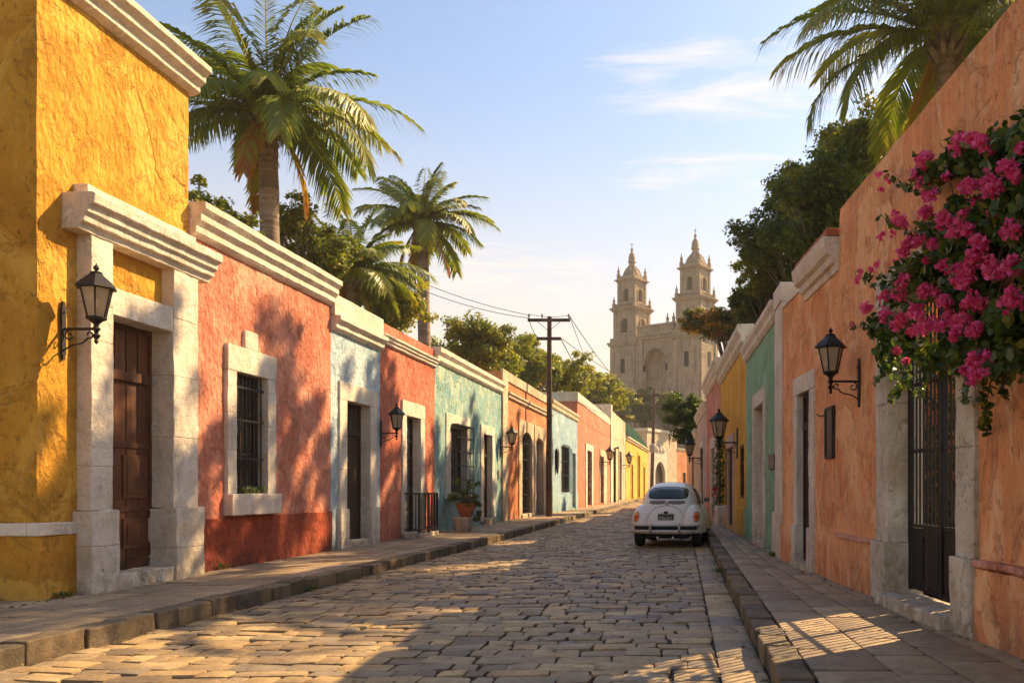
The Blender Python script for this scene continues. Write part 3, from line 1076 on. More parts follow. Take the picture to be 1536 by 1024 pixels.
# --- teal house
s0, s1 = LW.D(652), LW.D(752)
w0, w1 = LW.D(675), LW.D(699)
d0, d1 = LW.D(724), LW.D(737)
tea = house('house', 'weathered teal house with bulging window cage', fr, s0, s1, 5.9, [(w0 - 0.04, w1 + 0.04, 1.38, 3.74), (d0 - 0.04, d1 + 0.04, 0.36, 3.76)], 'teal',
            cornice=(5.60, 6.1, 0.18, 'white'), group=GL)
stone_frame(tea, fr, w0, w1, 1.42, 3.7, 0.55, 0.35, 0.42, 0.04, 0.3, name='window_surround', sill=(1.25, 0.10))
glazed(tea, fr, w0, w1, 1.42, 3.7, -0.2, 'dark_wood', 1, 3)
bars(tea, fr, w0 + 0.02, w1 + 0.1, 1.40, 3.78, 0.26, 8, (1.42, 1.9, 2.38, 2.86, 3.34, 3.76), 0.011, 'window_grille', 0.22)
stone_frame(tea, fr, d0, d1, 0.3, 3.72, 0.42, 0.45, 0.36, 0.05)
door_step(tea, fr, d0, d1 + 0.1, 0.42, 0.16, 'cream')
plank_door(tea, fr, d0, d1, 0.42, 3.72, -0.2, 'dark_wood', 4, 2.9)
b = B()
rbox(b, fr, 36.25, 36.55, 2.0, 2.35, 0.0, 0.06)
rbox(b, fr, 36.29, 36.51, 2.05, 2.30, 0.06, 0.075)
tag(b.build('meter_box', M['grey_door'], bevel=0.01), 'small grey meter box on the teal wall beside its door', 'meter box')

# --- orange house with arched iron door
s0, s1 = LW.D(752), LW.D(826)
d0, d1 = LW.D(782), LW.D(797)
e0, e1 = LW.D(803), LW.D(814)
ora = house('house', 'orange house behind the wooden pole with arched iron door and flaking cream trim', fr, s0, s1, 6.62, [(d0 - 0.03, d1 + 0.03, 0.3, 4.45), (e0 - 0.03, e1 + 0.03, 0.2, 4.35)], 'orange',
            cornice=(5.55, 5.85, 0.14, 'cream', LW.D(760), s1 - 0.01), group=GL)
band(ora, fr, s0 + 0.01, LW.D(760), 0.13, 6.72, 0.07, 'cream', 'pilaster')
band(ora, fr, LW.D(760) + 0.01, s1 - 0.01, 6.30, 6.72, 0.06, 'cream', 'parapet')


def arch_frame(parent, fr, s0, s1, z0, zs, zt, wl, wr, wt, mat, proud=0.05, t=0.3, name='door_surround'):
    """stone frame with a segmental arch: jambs, then a head cut to the curve"""
    b = B()
    rbox(b, fr, s0 - wl, s0, z0, zs, -t, proud, 0.2, 0.01, 5)
    rbox(b, fr, s1, s1 + wr, z0, zs, -t, proud, 0.2, 0.01, 5)
    n = 12
    arc = []
    for i in range(n + 1):
        u = i / n
        arc.append((s0 + (s1 - s0) * u, zs + (zt - zs) * math.sin(math.pi * u) ** 0.8))
    top = zt + wt
    for o in (proud, -t):
        b.poly([fr.pt(s0 - wl, zs, o), fr.pt(s0, zs, o), fr.pt(s0, top, o), fr.pt(s0 - wl, top, o)])
        b.poly([fr.pt(s1, zs, o), fr.pt(s1 + wr, zs, o), fr.pt(s1 + wr, top, o), fr.pt(s1, top, o)])
        for i in range(n):
            b.poly([fr.pt(arc[i][0], arc[i][1], o), fr.pt(arc[i + 1][0], arc[i + 1][1], o), fr.pt(arc[i + 1][0], top, o), fr.pt(arc[i][0], top, o)])
    for i in range(n):
        b.poly([fr.pt(*arc[i], proud), fr.pt(*arc[i], -t), fr.pt(*arc[i + 1], -t), fr.pt(*arc[i + 1], proud)])
    b.poly([fr.pt(s0 - wl, top, proud), fr.pt(s1 + wr, top, proud), fr.pt(s1 + wr, top, -t), fr.pt(s0 - wl, top, -t)])
    b.poly([fr.pt(s0 - wl, zs, proud), fr.pt(s0 - wl, top, proud), fr.pt(s0 - wl, top, -t), fr.pt(s0 - wl, zs, -t)])
    b.poly([fr.pt(s1 + wr, zs, proud), fr.pt(s1 + wr, top, proud), fr.pt(s1 + wr, top, -t), fr.pt(s1 + wr, zs, -t)])
    return b.build(name, M[mat], parent)


arch_frame(ora, fr, d0, d1, 0.13, 4.0, 4.35, 0.7, 0.45, 0.5, 'cream')
glazed(ora, fr, d0 - 0.02, d1 + 0.02, 0.4, 4.4, -0.24, 'dark_wood', 1, 5)
bars(ora, fr, d0, d1, 0.4, 4.3, -0.08, 7, (0.6, 1.3, 2.1, 3.0, 3.8), 0.02, 'door_grille')
door_step(ora, fr, d0 - 0.2, d1 + 0.2, 0.36, 0.12)
arch_frame(ora, fr, e0, e1, 0.13, 4.0, 4.25, 0.4, 0.7, 0.6, 'cream')
plank_door(ora, fr, e0 - 0.02, e1 + 0.02, 0.2, 4.3, -0.26, 'grey_door', 3)

# --- light blue house
s0, s1 = LW.D(826), LW.D(866)
w0, w1 = LW.D(842), LW.D(853)
d0, d1 = LW.D(857), LW.D(862.5)
sb = house('house', 'light blue house between the orange house and the taller salmon one', fr, s0, s1, 6.55, [(w0, w1, 1.35, 4.25), (d0, d1, 0.3, 4.0)], 'sky_blue',
           plinth=(1.2, 0.05, 'sky_blue', [(d0 - 0.1, d1 + 0.1)]), cornice=(6.2, 6.7, 0.15, 'cream'), group=GL, seg=0.45)
glazed(sb, fr, w0, w1, 1.35, 4.25, -0.15, 'dark_wood', 1, 3)
bars(sb, fr, w0, w1, 1.35, 4.35, 0.1, 8, (1.5, 2.4, 3.3, 4.2), 0.022)
stone_frame(sb, fr, d0 + 0.05, d1 - 0.05, 0.15, 3.96, 0.35, 0.35, 0.3, 0.06, 0.3, mat='sky_blue')
plank_door(sb, fr, d0, d1, 0.3, 4.0, -0.2, 'grey_door', 4)

# --- salmon house, taller
s0, s1 = LW.D(866), LW.D(915)
d0, d1 = LW.D(880), LW.D(887)
e0, e1 = LW.D(900), LW.D(905)
sal = house('house', 'tall salmon pink house with plain white coping far down the left side', fr, s0, s1, 7.7, [(d0, d1, 0.3, 4.5), (e0, e1, 0.3, 4.4)], 'salmon', group=GL, seg=0.6, depth=4)
band(sal, fr, s0 - 0.05, s1, 7.702, 8.35, 0.05, 'white', 'coping', -4.0)
stone_frame(sal, fr, d0, d1, 0.15, 4.5, 0.9, 0.9, 0.5, 0.06)
plank_door(sal, fr, d0, d1, 0.3, 4.5, -0.2, 'dark_wood', 4, 3.6)
stone_frame(sal, fr, e0, e1, 0.15, 4.4, 0.3, 2.6, 0.6, 0.06, mat='cream')
plank_door(sal, fr, e0, e1, 0.3, 4.4, -0.2, 'dark_wood', 4)

# --- cream house
s0, s1 = LW.D(915), LW.D(938)
d0, d1 = LW.D(928), LW.D(931.5)
cre = house('house', 'stained cream house, last and highest of the left row', fr, s0, s1, 9.3, [(d0, d1, 0.3, 5.6)], 'cream', group=GL, seg=0.7, depth=4)
band(cre, fr, s0 - 0.05, s0 + 1.2, 0.13, 9.75, 0.12, 'white', 'pilaster', -4.0)
stone_frame(cre, fr, d0, d1, 0.15, 5.6, 0.6, 0.6, 0.5, 0.08, mat='cream')
plank_door(cre, fr, d0, d1, 0.3, 5.6, -0.2, 'dark_wood', 4)
b = B()
tube(b, [fr.pt(LW.D(920.5), 0.15, 0.1), fr.pt(LW.D(920.5), 5.6, 0.1), fr.pt(LW.D(920.5), 5.7, 0.5)], 0.14, 8)
b.build('drain_pipe', M['iron'], cre)

# --- far yellow house with green roof
FY = Wl(-3.7 - 0.0622 * 103, 0.0622, +1)
ops = []
for pa, pb, zt in ((946.5, 949, 4.6), (956.5, 959.5, 6.2), (965, 967, 4.8)):
    ops.append((FY.D(pa), FY.D(pb), 0.3, zt))
fye = house('house', 'far bright yellow house with sloping green roof where the street ends', FY, 103.2, 140, 7.8, ops, 'far_yellow', depth=5, seg=1.0,
            cornice=(7.3, 7.8, 0.3, 'cream'))
for o in ops:
    stone_frame(fye, FY, o[0], o[1], 0.15, o[3], 0.5, 0.5, 0.4, 0.08, mat='far_yellow')
    plank_door(fye, FY, o[0], o[1], 0.3, o[3], -0.2, 'ochre_wood', 3)
b = B()
for o_ in range(14):
    y0 = 106 + o_ * 2.3
    b.rv = 0
    for k, (zA, zB) in enumerate(((7.85, 10.6),)):
        p = [FY.pt(y0, zA, 0.25), FY.pt(y0 + 2.28, zA, 0.25), FY.pt(y0 + 2.28, zB, -1.7), FY.pt(y0, zB, -1.7)]
        b.poly(p)
        q = [v - Vector((0, 0, 0.12)) for v in p]
        b.poly(q[::-1])
        for i in range(4):
            b.poly([p[i], q[i], q[(i + 1) % 4], p[(i + 1) % 4]])
    tube(b, [FY.pt(y0, zA + .05, 0.25), FY.pt(y0, zB + .05, -1.7)], 0.12, 6)
b.build('roof', M['green_tile'], fye)

# --- white building across the end
EB = Wl(-1.6 - 0.4714 * 142, 0.4714, +1)
a0, a1 = EB.D(981), EB.D(996)
eb = house('house', 'pale building with arched portal closing the end of the street', EB, 142, 153, 11.2, [(a0, a1, 0.2, 6.4)], 'cream', depth=2.6, seg=1.0)
arch_frame(eb, EB, a0, a1, 0.15, 4.4, 6.1, 0.7, 0.7, 1.6, 'white', 0.25, 0.4)
plank_door(eb, EB, a0 - 0.05, a1 + 0.05, 0.2, 6.3, -0.3, 'dark_wood', 6)
band(eb, EB, 141.9, 153.0, 11.0, 11.5, 0.2, 'white', 'coping', -2.6)
fo = house('house', 'small far orange house right of the arched portal', EB, 153.01, 158.5, 8.6, [(155.3, 156.6, 0.3, 4.4)], 'orange', depth=2.6, seg=1.0, cornice=(8.2, 8.7, 0.2, 'cream'))
plank_door(fo, EB, 155.3, 156.6, 0.3, 4.4, -0.2, 'dark_wood', 3)
b = B()
for k in range(3):
    s = EB.D(988.5) + (k - 1) * 1.1
    lathe(b, EB.pt(s, 8.0, 0.05), [(0.05, -0.5), (0.45, -0.3), (0.5, 0.1), (0.3, 0.5), (0.05, 0.7 + (0.5 if k == 1 else 0))], 10)
b.build('ornament', M['white'], eb, smooth=True)

# ================================================================== RIGHT ROW
GR = 'painted houses along the right pavement'
g0, g1 = 8.62, 10.72
gar = thing('garden_wall', 'high burnt orange garden wall with iron gate, nearest on the right', 'garden wall', tuple(R1.pt(9, 0.15, -0.2)))
b = B()
front(b, R1, 2.0, 13.1, 0.1, 5.80, [(g0 - 0.04, g1 + 0.04, 0.2, 3.96)], 0.42, 0.42, 0.28, 0.016, thin=True)
b.build('wall', M['near_orange'], gar, smooth=True, recalc=False, angle=50)
for p, q in ((2.0, 8.17), (11.23, 13.1)):
    b = B()
    rbox(b, R1, p, q, 0.11, 0.86, -0.05, 0.065, 0.2, 0.02, 2.5)
    b.build('plinth', M['near_orange'], gar, bevel=0.02)
    b = B()
    rbox(b, R1, p, q, 0.862, 0.93, -0.05, 0.085, 0.2, 0.02, 3)
    b.build('ledge', M['pink_ledge'], gar, bevel=0.02)
stone_frame(gar, R1, g0, g1, 0.2, 3.9, 0.44, 0.46, 0.36, 0.05, 0.40, (0.93, 0.055), 'white_rough', 'gate_surround')
door_step(gar, R1, g0 + 0.03, g1 - 0.03, 0.33, 0.22)
b = B()
o_ = -0.24
gz0, gz1 = 0.36, 3.88
for s in (g0 + 0.02, (g0 + g1) / 2, g1 - 0.02):
    rbox(b, R1, s - 0.03, s + 0.03, gz0, gz1, o_ - 0.03, o_ + 0.03)
for z in (0.40, 1.15, 2.05, 2.85, 3.8):
    rbox(b, R1, g0 + 0.02, g1 - 0.02, z - 0.022, z + 0.022, o_ - 0.018, o_ + 0.018)
for i in range(17):
    s = g0 + 0.05 + (g1 - g0 - 0.1) * (i + 0.5) / 17
    tube(b, [R1.pt(s, 1.15, o_), R1.pt(s, gz1, o_)], 0.014, 6)
gate = b.build('gate', M['iron'], gar)
b = B()
for i in range(4):
    sa = g0 + 0.06 + (g1 - g0 - 0.12) * i / 4; sb_ = sa + (g1 - g0 - 0.12) / 4
    rbox(b, R1, sa + 0.02, sb_ - 0.02, 0.42, 1.12, o_ - 0.012, o_ + 0.004)
    rbox(b, R1, sa + 0.09, sb_ - 0.09, 0.52, 1.02, o_ + 0.004, o_ + 0.02)
b.build('kick_panel', M['iron'], gate, bevel=0.008)

# --- low orange house next to it
d0, d1 = 14.95, 15.88
so = house('house', 'burnt orange house with blue-grey doorway beside the garden wall', R1, 13.1, 17.35, 5.18, [(d0 - 0.03, d1 + 0.03, 0.3, 3.34)], 'near_orange',
           plinth=(0.90, 0.05, 'near_orange', [(14.5, 16.3)]), group=GR, depth=3.6)
stone_frame(so, R1, d0, d1, 0.25, 3.3, 0.32, 0.30, 0.32, 0.045, 0.20, (0.93, 0.045), 'white')
door_step(so, R1, d0, d1, 0.3, 0.16)
plank_door(so, R1, d0, d1, 0.3, 3.3, -0.09, 'dark_wood', 4, 2.7)
b = B()
sweep(b, R1, 13.13, 15.35, [(-0.2, 5.42), (-0.2, 4.9), (0.03, 4.9), (0.05, 5.0), (0.11, 5.02), (0.13, 5.12), (0.2, 5.16), (0.24, 5.28), (0.26, 5.42)], 0.2, 0.01, 4)
b.build('cornice', M['white'], so, bevel=0.012)
b = B()
rbox(b, R1, 13.12, 15.3, 5.422, 5.54, -0.25, 0.2, 0.2, 0.014, 4)
b.build('brick_cap', M['terracotta'], so, bevel=0.015)
band(so, R1, 15.36, 17.33, 5.182, 5.25, 0.03, 'white', 'coping', -0.4)

# --- green house with white corner pilaster
s0, s1 = 17.42, R2.D(1119)
d0, d1 = R2.D(1147), R2.D(1133)
gre = house('house', 'soft green house with white corner pilaster and empty doorway', R2, s0, s1, 5.35, [(d0 - 0.03, d1 + 0.03, 0.3, 3.7)], 'green',
            plinth=(1.05, 0.04, 'green', [(17, 18.5), (d0 - 0.4, d1 + 0.4)]), cornice=(5.20, 5.62, 0.14, 'white', 18.45, s1 - 0.01), group=GR, depth=3.6)
band(gre, R2, s0 - 0.03, 18.45, 0.12, 5.352, 0.07, 'white', 'pilaster', -0.5)
band(gre, R2, s0 - 0.06, 18.5, 0.12, 1.1, 0.12, 'white', 'pilaster_base', -0.5)
band(gre, R2, s0 - 0.03, 18.46, 5.354, 5.74, 0.10, 'white', 'parapet', -3.6)
stone_frame(gre, R2, d0, d1, 0.2, 3.66, 0.24, 0.26, 0.36, 0.05, 0.42)
plank_door(gre, R2, d0, d1, 0.3, 3.66, -0.30, 'grey_door', 3)
door_step(gre, R2, d0, d1, 0.3, 0.1)

# --- golden house
s0, s1 = R2.D(1119), R2.D(1081)
w0, w1 = R2.D(1116), R2.D(1110)
d0, d1 = R2.D(1101), R2.D(1093)
n0, n1 = R2.D(1091), R2.D(1088)
gol = house('house', 'golden yellow house carrying a lamp, behind the parked car on the right', R2, s0, s1, 6.0, [(w0, w1, 1.3, 2.9), (d0, d1, 0.3, 3.0), (n0, n1, 0.7, 3.0)], 'right_yellow',
            cornice=(5.75, 6.35, 0.22, 'white'), plinth=(1.0, 0.05, 'right_yellow', [(d0 - 0.4, d1 + 0.4), (n0, n1)]), group=GR, depth=3.6, seg=0.4)
glazed(gol, R2, w0, w1, 1.3, 2.9, -0.02, 'dark_wood', 1, 2)
stone_frame(gol, R2, d0, d1, 0.2, 3.0, 0.25, 0.25, 0.45, 0.05, mat='pale_rose')
plank_door(gol, R2, d0, d1, 0.3, 3.0, -0.06, 'dark_wood', 4)
glazed(gol, R2, n0, n1, 0.7, 3.0, -0.02, 'dark_wood', 0, 3)

# --- rose house
s0, s1 = R2.D(1081), R2.D(1060)
d0, d1 = R2.D(1074), R2.D(1068)
ros = house('house', 'rose pink house with white doorway beyond the golden one', R2, s0, s1, 6.5, [(d0, d1, 0.3, 3.4)], 'rose', cornice=(6.2, 6.9, 0.25, 'white'),
            plinth=(1.2, 0.05, 'rose', [(d0 - 0.5, d1 + 0.5)]), group=GR, depth=3.6, seg=0.5)
stone_frame(ros, R2, d0, d1, 0.2, 3.4, 0.5, 0.5, 0.5, 0.06)
plank_door(ros, R2, d0, d1, 0.3, 3.4, -0.05, 'grey_door', 4)

# --- two pale houses
s0, s1 = R2.D(1060), R2.D(1046)
d0, d1 = R2.D(1056), R2.D(1052)
pr = house('house', 'pale rose house under the overhanging branches', R2, s0, s1, 5.9, [(d0, d1, 0.3, 3.9)], 'pale_rose', cornice=(5.6, 6.1, 0.2, 'white'), group=GR, depth=3.6, seg=0.5)
plank_door(pr, R2, d0, d1, 0.3, 3.9, -0.05, 'dark_wood', 4)
stone_frame(pr, R2, d0, d1, 0.2, 3.86, 0.4, 0.4, 0.4, 0.06)
s0, s1 = R2.D(1046), R2.D(1030)
d0, d1 = R2.D(1041), R2.D(1038)
pc = house('house', 'last grey-white house of the right row, past the overhanging branches', R2, s0, s1, 5.2, [(d0, d1, 0.3, 3.9)], 'cream', cornice=(4.9, 5.4, 0.2, 'white'), group=GR, depth=3.6, seg=0.6)
plank_door(pc, R2, d0, d1, 0.3, 3.9, -0.05, 'dark_wood', 4)
#MORE

# ================================================================== lamps
def make_lamp():
    t = thing('street_lamp', 'x', 'street lamp', (0, 0, 0), 'iron lanterns on wall brackets')
    fr = Fr((0, 0, 0), math.pi)          # n = +Y: outward
    b = B()
    rbox(b, fr, -0.035, 0.035, -0.34, 0.30, 0.0, 0.028)
    rbox(b, fr, -0.022, 0.022, 0.30, 0.36, 0.0, 0.028)
    rbox(b, fr, -0.022, 0.022, -0.40, -0.34, 0.0, 0.028)
    for z in (-0.27, 0.0, 0.22):
        lathe(b, (0, 0, 0), [(0.001, 0), (0.001, 0.001)], 4)
        tube(b, [fr.pt(0, z, 0.028), fr.pt(0, z, 0.045)], 0.014, 8)
    b.build('wall_plate', M['iron'], t, bevel=0.006)
    b = B()
    tube(b, [fr.pt(0, 0, 0.02), fr.pt(0, 0, 0.46)], 0.019, 8)
    # scroll under the arm
    pts = []
    for i in range(24):
        u = i / 23
        pts.append((0.045 + 0.30 * u, -0.26 + 0.17 * u * u + 0.03 * math.sin(u * 5)))
    end = pts[-1]
    for i in range(1, 16):
        a = -math.pi / 2 + i * 0.42; r = 0.055 * (1 - i / 18)
        pts.append((end[0] + 0.02 + r * math.cos(a), end[1] + 0.045 + r * math.sin(a)))
    tube(b, [fr.pt(0, z, o) for o, z in pts], 0.011, 6)
    pts = []
    for i in range(18):
        a = math.pi / 2 + i * 0.40; r = 0.075 * (1 - i / 22)
        pts.append((0.105 + r * math.cos(a), -0.085 + r * math.sin(a)))
    pts = [(0.13, -0.005)] + pts
    tube(b, [fr.pt(0, z, o) for o, z in pts], 0.010, 6)
    b.build('arm', M['iron'], t, smooth=True, angle=60)
    c = fr.pt(0, 0, 0.46)
    b = B()
    lathe(b, c, [(0.004, -0.20), (0.02, -0.185), (0.028, -0.16), (0.016, -0.14), (0.035, -0.115), (0.052, -0.085), (0.022, -0.06), (0.03, -0.03), (0.055, 0.0), (0.03, 0.03), (0.034, 0.06), (0.075, 0.10), (0.12, 0.125), (0.125, 0.15), (0.11, 0.155)], 12)
    b.build('lamp_stem', M['iron'], t, smooth=True, angle=40)
    b = B()
    rot = R(30)
    n = 6
    for k in range(n):
        a = rot + 2 * math.pi * k / n
        d = Vector((math.cos(a), math.sin(a), 0))
        tube(b, [c + d * 0.112 + Vector((0, 0, 0.15)), c + d * 0.195 + Vector((0, 0, 0.53))], 0.012, 5)
        a2 = rot + 2 * math.pi * (k + 1) / n
        d2 = Vector((math.cos(a2), math.sin(a2), 0))
        tube(b, [c + d * 0.195 + Vector((0, 0, 0.53)), c + d2 * 0.195 + Vector((0, 0, 0.53))], 0.014, 5)
    # roof
    lathe(b, c, [(0.21, 0.52), (0.255, 0.525), (0.25, 0.55), (0.20, 0.60), (0.12, 0.67), (0.075, 0.715), (0.08, 0.73), (0.05, 0.745), (0.018, 0.755)], 6, rot)
    lathe(b, c, [(0.016, 0.75), (0.022, 0.765), (0.038, 0.79), (0.03, 0.815), (0.012, 0.83), (0.004, 0.86)], 10)
    b.build('lantern_frame', M['iron'], t)
    b = B()
    lathe(b, c, [(0.105, 0.158), (0.188, 0.525)], 6, rot)
    b.f = b.f[:6]; b.m = b.m[:6]; b.r = b.r[:6]
    b.build('glass', M['lamp_glass'], t, recalc=False)
    b = B()
    lathe(b, c, [(0.03, 0.16), (0.03, 0.22), (0.02, 0.23), (0.04, 0.28), (0.045, 0.32), (0.025, 0.37), (0.005, 0.385)], 10)
    b.build('bulb', M['porcelain'], t, smooth=True)
    return t


def place_lamp(o, fr, s, z, sc, label):
    o['label'] = label
    o.location = fr.pt(s, z, 0.012)
    # local +Y must turn to fr.n
    o.rotation_euler = (0, 0, math.atan2(fr.n.y, fr.n.x) - math.pi / 2)
    o.scale = (sc, sc, sc)


lamp0 = make_lamp()
spots = [(LW, LW.D(92), 3.68, 1.0, 'large black lantern on the ochre yellow wall beside the white doorway'),
         (LW, LW.D(570.5), 3.05, 0.92, 'black lantern where the pale blue house meets the brick red one'),
         (LW, LW.D(750), 3.35, 1.10, 'black lantern on the end of the teal wall next to the meter box'),
         (LW, LW.D(901), 3.9, 1.75, 'distant lantern on the salmon wall between its two doors'),
         (LW, LW.D(932), 4.2, 1.9, 'tiny far lantern on the stained cream house before the green roof'),
         (R1, R1.D(1290.5), 3.08, 0.88, 'black lantern on the burnt orange wall beside the bougainvillea'),
         (R2, R2.D(1107), 3.05, 1.28, 'black lantern on the golden yellow wall above the parked car'),
         (R2, R2.D(1052), 3.35, 1.45, 'small far lantern on the pale rose wall under the overhanging branches')]
lamps = [lamp0] + [dup(lamp0) for _ in spots[1:]]
for o, sp in zip(lamps, spots):
    place_lamp(o, *sp)

# ================================================================== plaques
b = B()
fr = R1
pq = thing('wall_plaque', 'tall weathered bronze plaque on the burnt orange wall below the lantern', 'plaque', tuple(fr.pt(13.55, 2.1, 0)))
rbox(b, fr, 13.34, 13.80, 2.06, 2.88, 0.0, 0.045)
b.build('plate', M['bronze'], pq, bevel=0.012)
b = B()
for s_ in ((13.34, 13.38), (13.76, 13.80)):
    rbox(b, fr, s_[0], s_[1], 2.07, 2.87, 0.0455, 0.06)
for z_ in ((2.07, 2.11), (2.83, 2.87)):
    rbox(b, fr, 13.38, 13.76, z_[0], z_[1], 0.0455, 0.06)
tube(b, [fr.pt(13.82, 2.78, 0.0), fr.pt(13.98, 2.76, 0.07), fr.pt(14.12, 2.80, 0.10)], 0.012, 6)
b.build('rim', M['iron'], pq)


def wallsign(fr, s0, s1, z0, z1, lines, label):
    t = thing('wall_sign', label, 'sign', tuple(fr.pt((s0 + s1) / 2, z0, 0)))
    b = B()
    rbox(b, fr, s0, s1, z0, z1, 0.0, 0.04)
    b.build('board', M['bronze'], t, bevel=0.008)
    b = B()
    rnd = random.Random(2)
    n = lines
    for i in range(n):                      # worn raised letters, too small to read
        z = z1 - (z1 - z0) * (i + 0.8) / (n + 0.6)
        s = s0 + 0.08
        while s < s1 - 0.12:
            w = rnd.uniform(0.03, 0.06)
            rbox(b, fr, s, s + w, z - 0.014, z + 0.014, 0.0405, 0.046)
            s += w + 0.022
    b.build('lettering', M['grey_door'], t)
    return t


wallsign(R2, 18.75, 19.75, 2.02, 2.36, 5, 'small dark sign plate with worn lettering on the green wall')

b = B()
oz = LW.pt(LW.D(833.5), 3.2, 0.0)
lathe(b, (0, 0, 0), [(0.02, -0.75), (0.16, -0.66), (0.24, -0.35), (0.30, 0.15), (0.33, 0.5), (0.26, 0.72), (0.03, 0.8)], 14, 0, 1, 0.35)
o = b.build('wall_ornament', M['dark_wood'], smooth=True)
o.location = oz + LW.n * 0.1
o.rotation_euler = (0, 0, -math.pi / 2)
tag(o, 'dark oval carved ornament hung on the light blue wall by the pole', 'ornament')

# ================================================================== pots and small plants
M['leaf_dark'] = leafmat('leaf_dark', (0.04, 0.075, 0.016), (0.13, 0.18, 0.03), (0.24, 0.20, 0.03), 0.12, 0.45)
M['leaf_mid'] = leafmat('leaf_mid', (0.08, 0.125, 0.02), (0.26, 0.28, 0.04), (0.36, 0.27, 0.03), 0.30, 0.45)
M['leaf_bright'] = leafmat('leaf_bright', (0.15, 0.20, 0.026), (0.40, 0.38, 0.045), (0.42, 0.30, 0.03), 0.25, 0.46)
M['leaf_flame'] = leafmat('leaf_flame', (0.05, 0.085, 0.016), (0.16, 0.19, 0.025), (0.42, 0.19, 0.02), 0.40, 0.45)
M['leaf_pot'] = leafmat('leaf_pot', (0.03, 0.07, 0.015), (0.13, 0.19, 0.03), (0.3, 0.26, 0.04), 0.25, 0.35)
M['bark'] = wood('bark', (0.16, 0.12, 0.085), (0.07, 0.05, 0.036), 0.6)


def rand_unit(g, n):
    v = g.normal(size=(n, 3)); return v / np.linalg.norm(v, axis=1, keepdims=True)


def leaf_cloud(g, centers, radii, n, size, flat=0.8, aspect=0.5, up=0.45, power=0.45):
    """n leaf-sized quads around every centre; returns verts and a random tone for each"""
    centers = np.repeat(np.asarray(centers, float), n, axis=0)
    rad = np.repeat(np.asarray(radii, float), n)
    N = len(centers)
    d = rand_unit(g, N)
    r = rad * g.random(N) ** power
    pos = centers + d * r[:, None] * np.array([1, 1, flat])
    nrm = 0.5 * d + np.array([0, 0, up]) + 0.75 * rand_unit(g, N)
    nrm /= np.linalg.norm(nrm, axis=1, keepdims=True)
    t = np.cross(nrm, rand_unit(g, N)); t /= np.linalg.norm(t, axis=1, keepdims=True)
    bt = np.cross(nrm, t)
    l = size * g.uniform(0.65, 1.3, N)[:, None]
    w = l * aspect
    q = np.stack([pos - t * l * 0.5, pos + bt * w * 0.5 - t * l * 0.05 + nrm * l * 0.06, pos + t * l * 0.5 - nrm * l * 0.05, pos - bt * w * 0.5 - t * l * 0.05 + nrm * l * 0.06], axis=1)
    return q.reshape(-1, 3), g.uniform(0.001, 1, N)


def pot(name, label, cat, loc, prof, mat, soil_z, soil_r, sx=1, sy=1, n=20):
    t = thing(name, label, cat, loc)
    b = B()
    lathe(b, loc, prof, n, 0, sx, sy)
    b.build('bowl', mat, t, smooth=True, angle=40)
    b = B()
    lathe(b, loc, [(soil_r, soil_z - 0.02), (soil_r, soil_z), (0.01, soil_z + 0.012)], n, 0, sx, sy)
    b.build('soil', plain('soil', (0.03, 0.02, 0.013), 0.95, 0, 0.5, 40, 0.01), t)
    return t


wp = Vector((-6.33, 28.3, SW))
pot('planter', 'squat rough white stone planter on the pavement by the teal house', 'planter', tuple(wp),
    [(0.24, 0.0), (0.27, 0.03), (0.33, 0.40), (0.35, 0.44), (0.34, 0.48), (0.29, 0.48), (0.27, 0.42)], M['white_rough'], 0.43, 0.28)
tp = wp + Vector((0.10, 0.0, 0.435))
pot('flower_pot', 'round terracotta pot standing in the white stone planter', 'flower pot', tuple(tp),
    [(0.14, 0.0), (0.17, 0.04), (0.24, 0.16), (0.29, 0.30), (0.30, 0.42), (0.33, 0.43), (0.33, 0.49), (0.29, 0.49), (0.28, 0.43)], M['terracotta'], 0.44, 0.28)
g = np.random.default_rng(3)


def bush(name, label, cat, base, centers, radii, n, size, mat, stems=True, extra=None, seed=1, flower=None):
    t = thing(name, label, cat, tuple(base))
    g = np.random.default_rng(seed)
    v, r = leaf_cloud(g, centers, radii, n, size)
    np_mesh('foliage', v, 4, mat, t, r)
    if stems:
        b = B()
        for c in centers:
            c = Vector(c); m = (Vector(base) + c) / 2 + Vector((0, 0, 0.06))
            tube(b, [Vector(base), m, c], [0.014, 0.01, 0.004], 5)
        b.build('stem', M['bark'], t)
    if flower:
        v, r = leaf_cloud(g, flower[0], [flower[1]] * len(flower[0]), flower[2], flower[3], 1, 0.8)
        np_mesh('blossom', v, 4, flower[4], t, r)
    return t


pb = tp + Vector((0, 0, 0.45))
cs, rs = [], []
rnd = random.Random(5)
for i in range(16):
    cs.append(pb + Vector((rnd.uniform(-0.42, 0.42), rnd.uniform(-0.3, 0.3), rnd.uniform(0.0, 0.75)))); rs.append(rnd.uniform(0.10, 0.2))
for i in range(7):
    cs.append(pb + Vector((rnd.uniform(0.26, 0.44), rnd.uniform(-0.2, 0.2), rnd.uniform(-0.5, 0.1)))); rs.append(0.12)
bush('potted_plant', 'leafy green plant spilling over the terracotta pot', 'potted plant', pb, cs, rs, 46, 0.10, M['leaf_pot'], seed=4)
sp = LW.pt(29.0, 1.26, 0.30)
pot('flower_pot', 'little white pot on the sill at the near end of the teal window cage', 'flower pot', tuple(sp),
    [(0.10, -0.12), (0.15, 0.05), (0.20, 0.14), (0.22, 0.16), (0.22, 0.20), (0.19, 0.20), (0.18, 0.16)], M['white'], 0.17, 0.18)
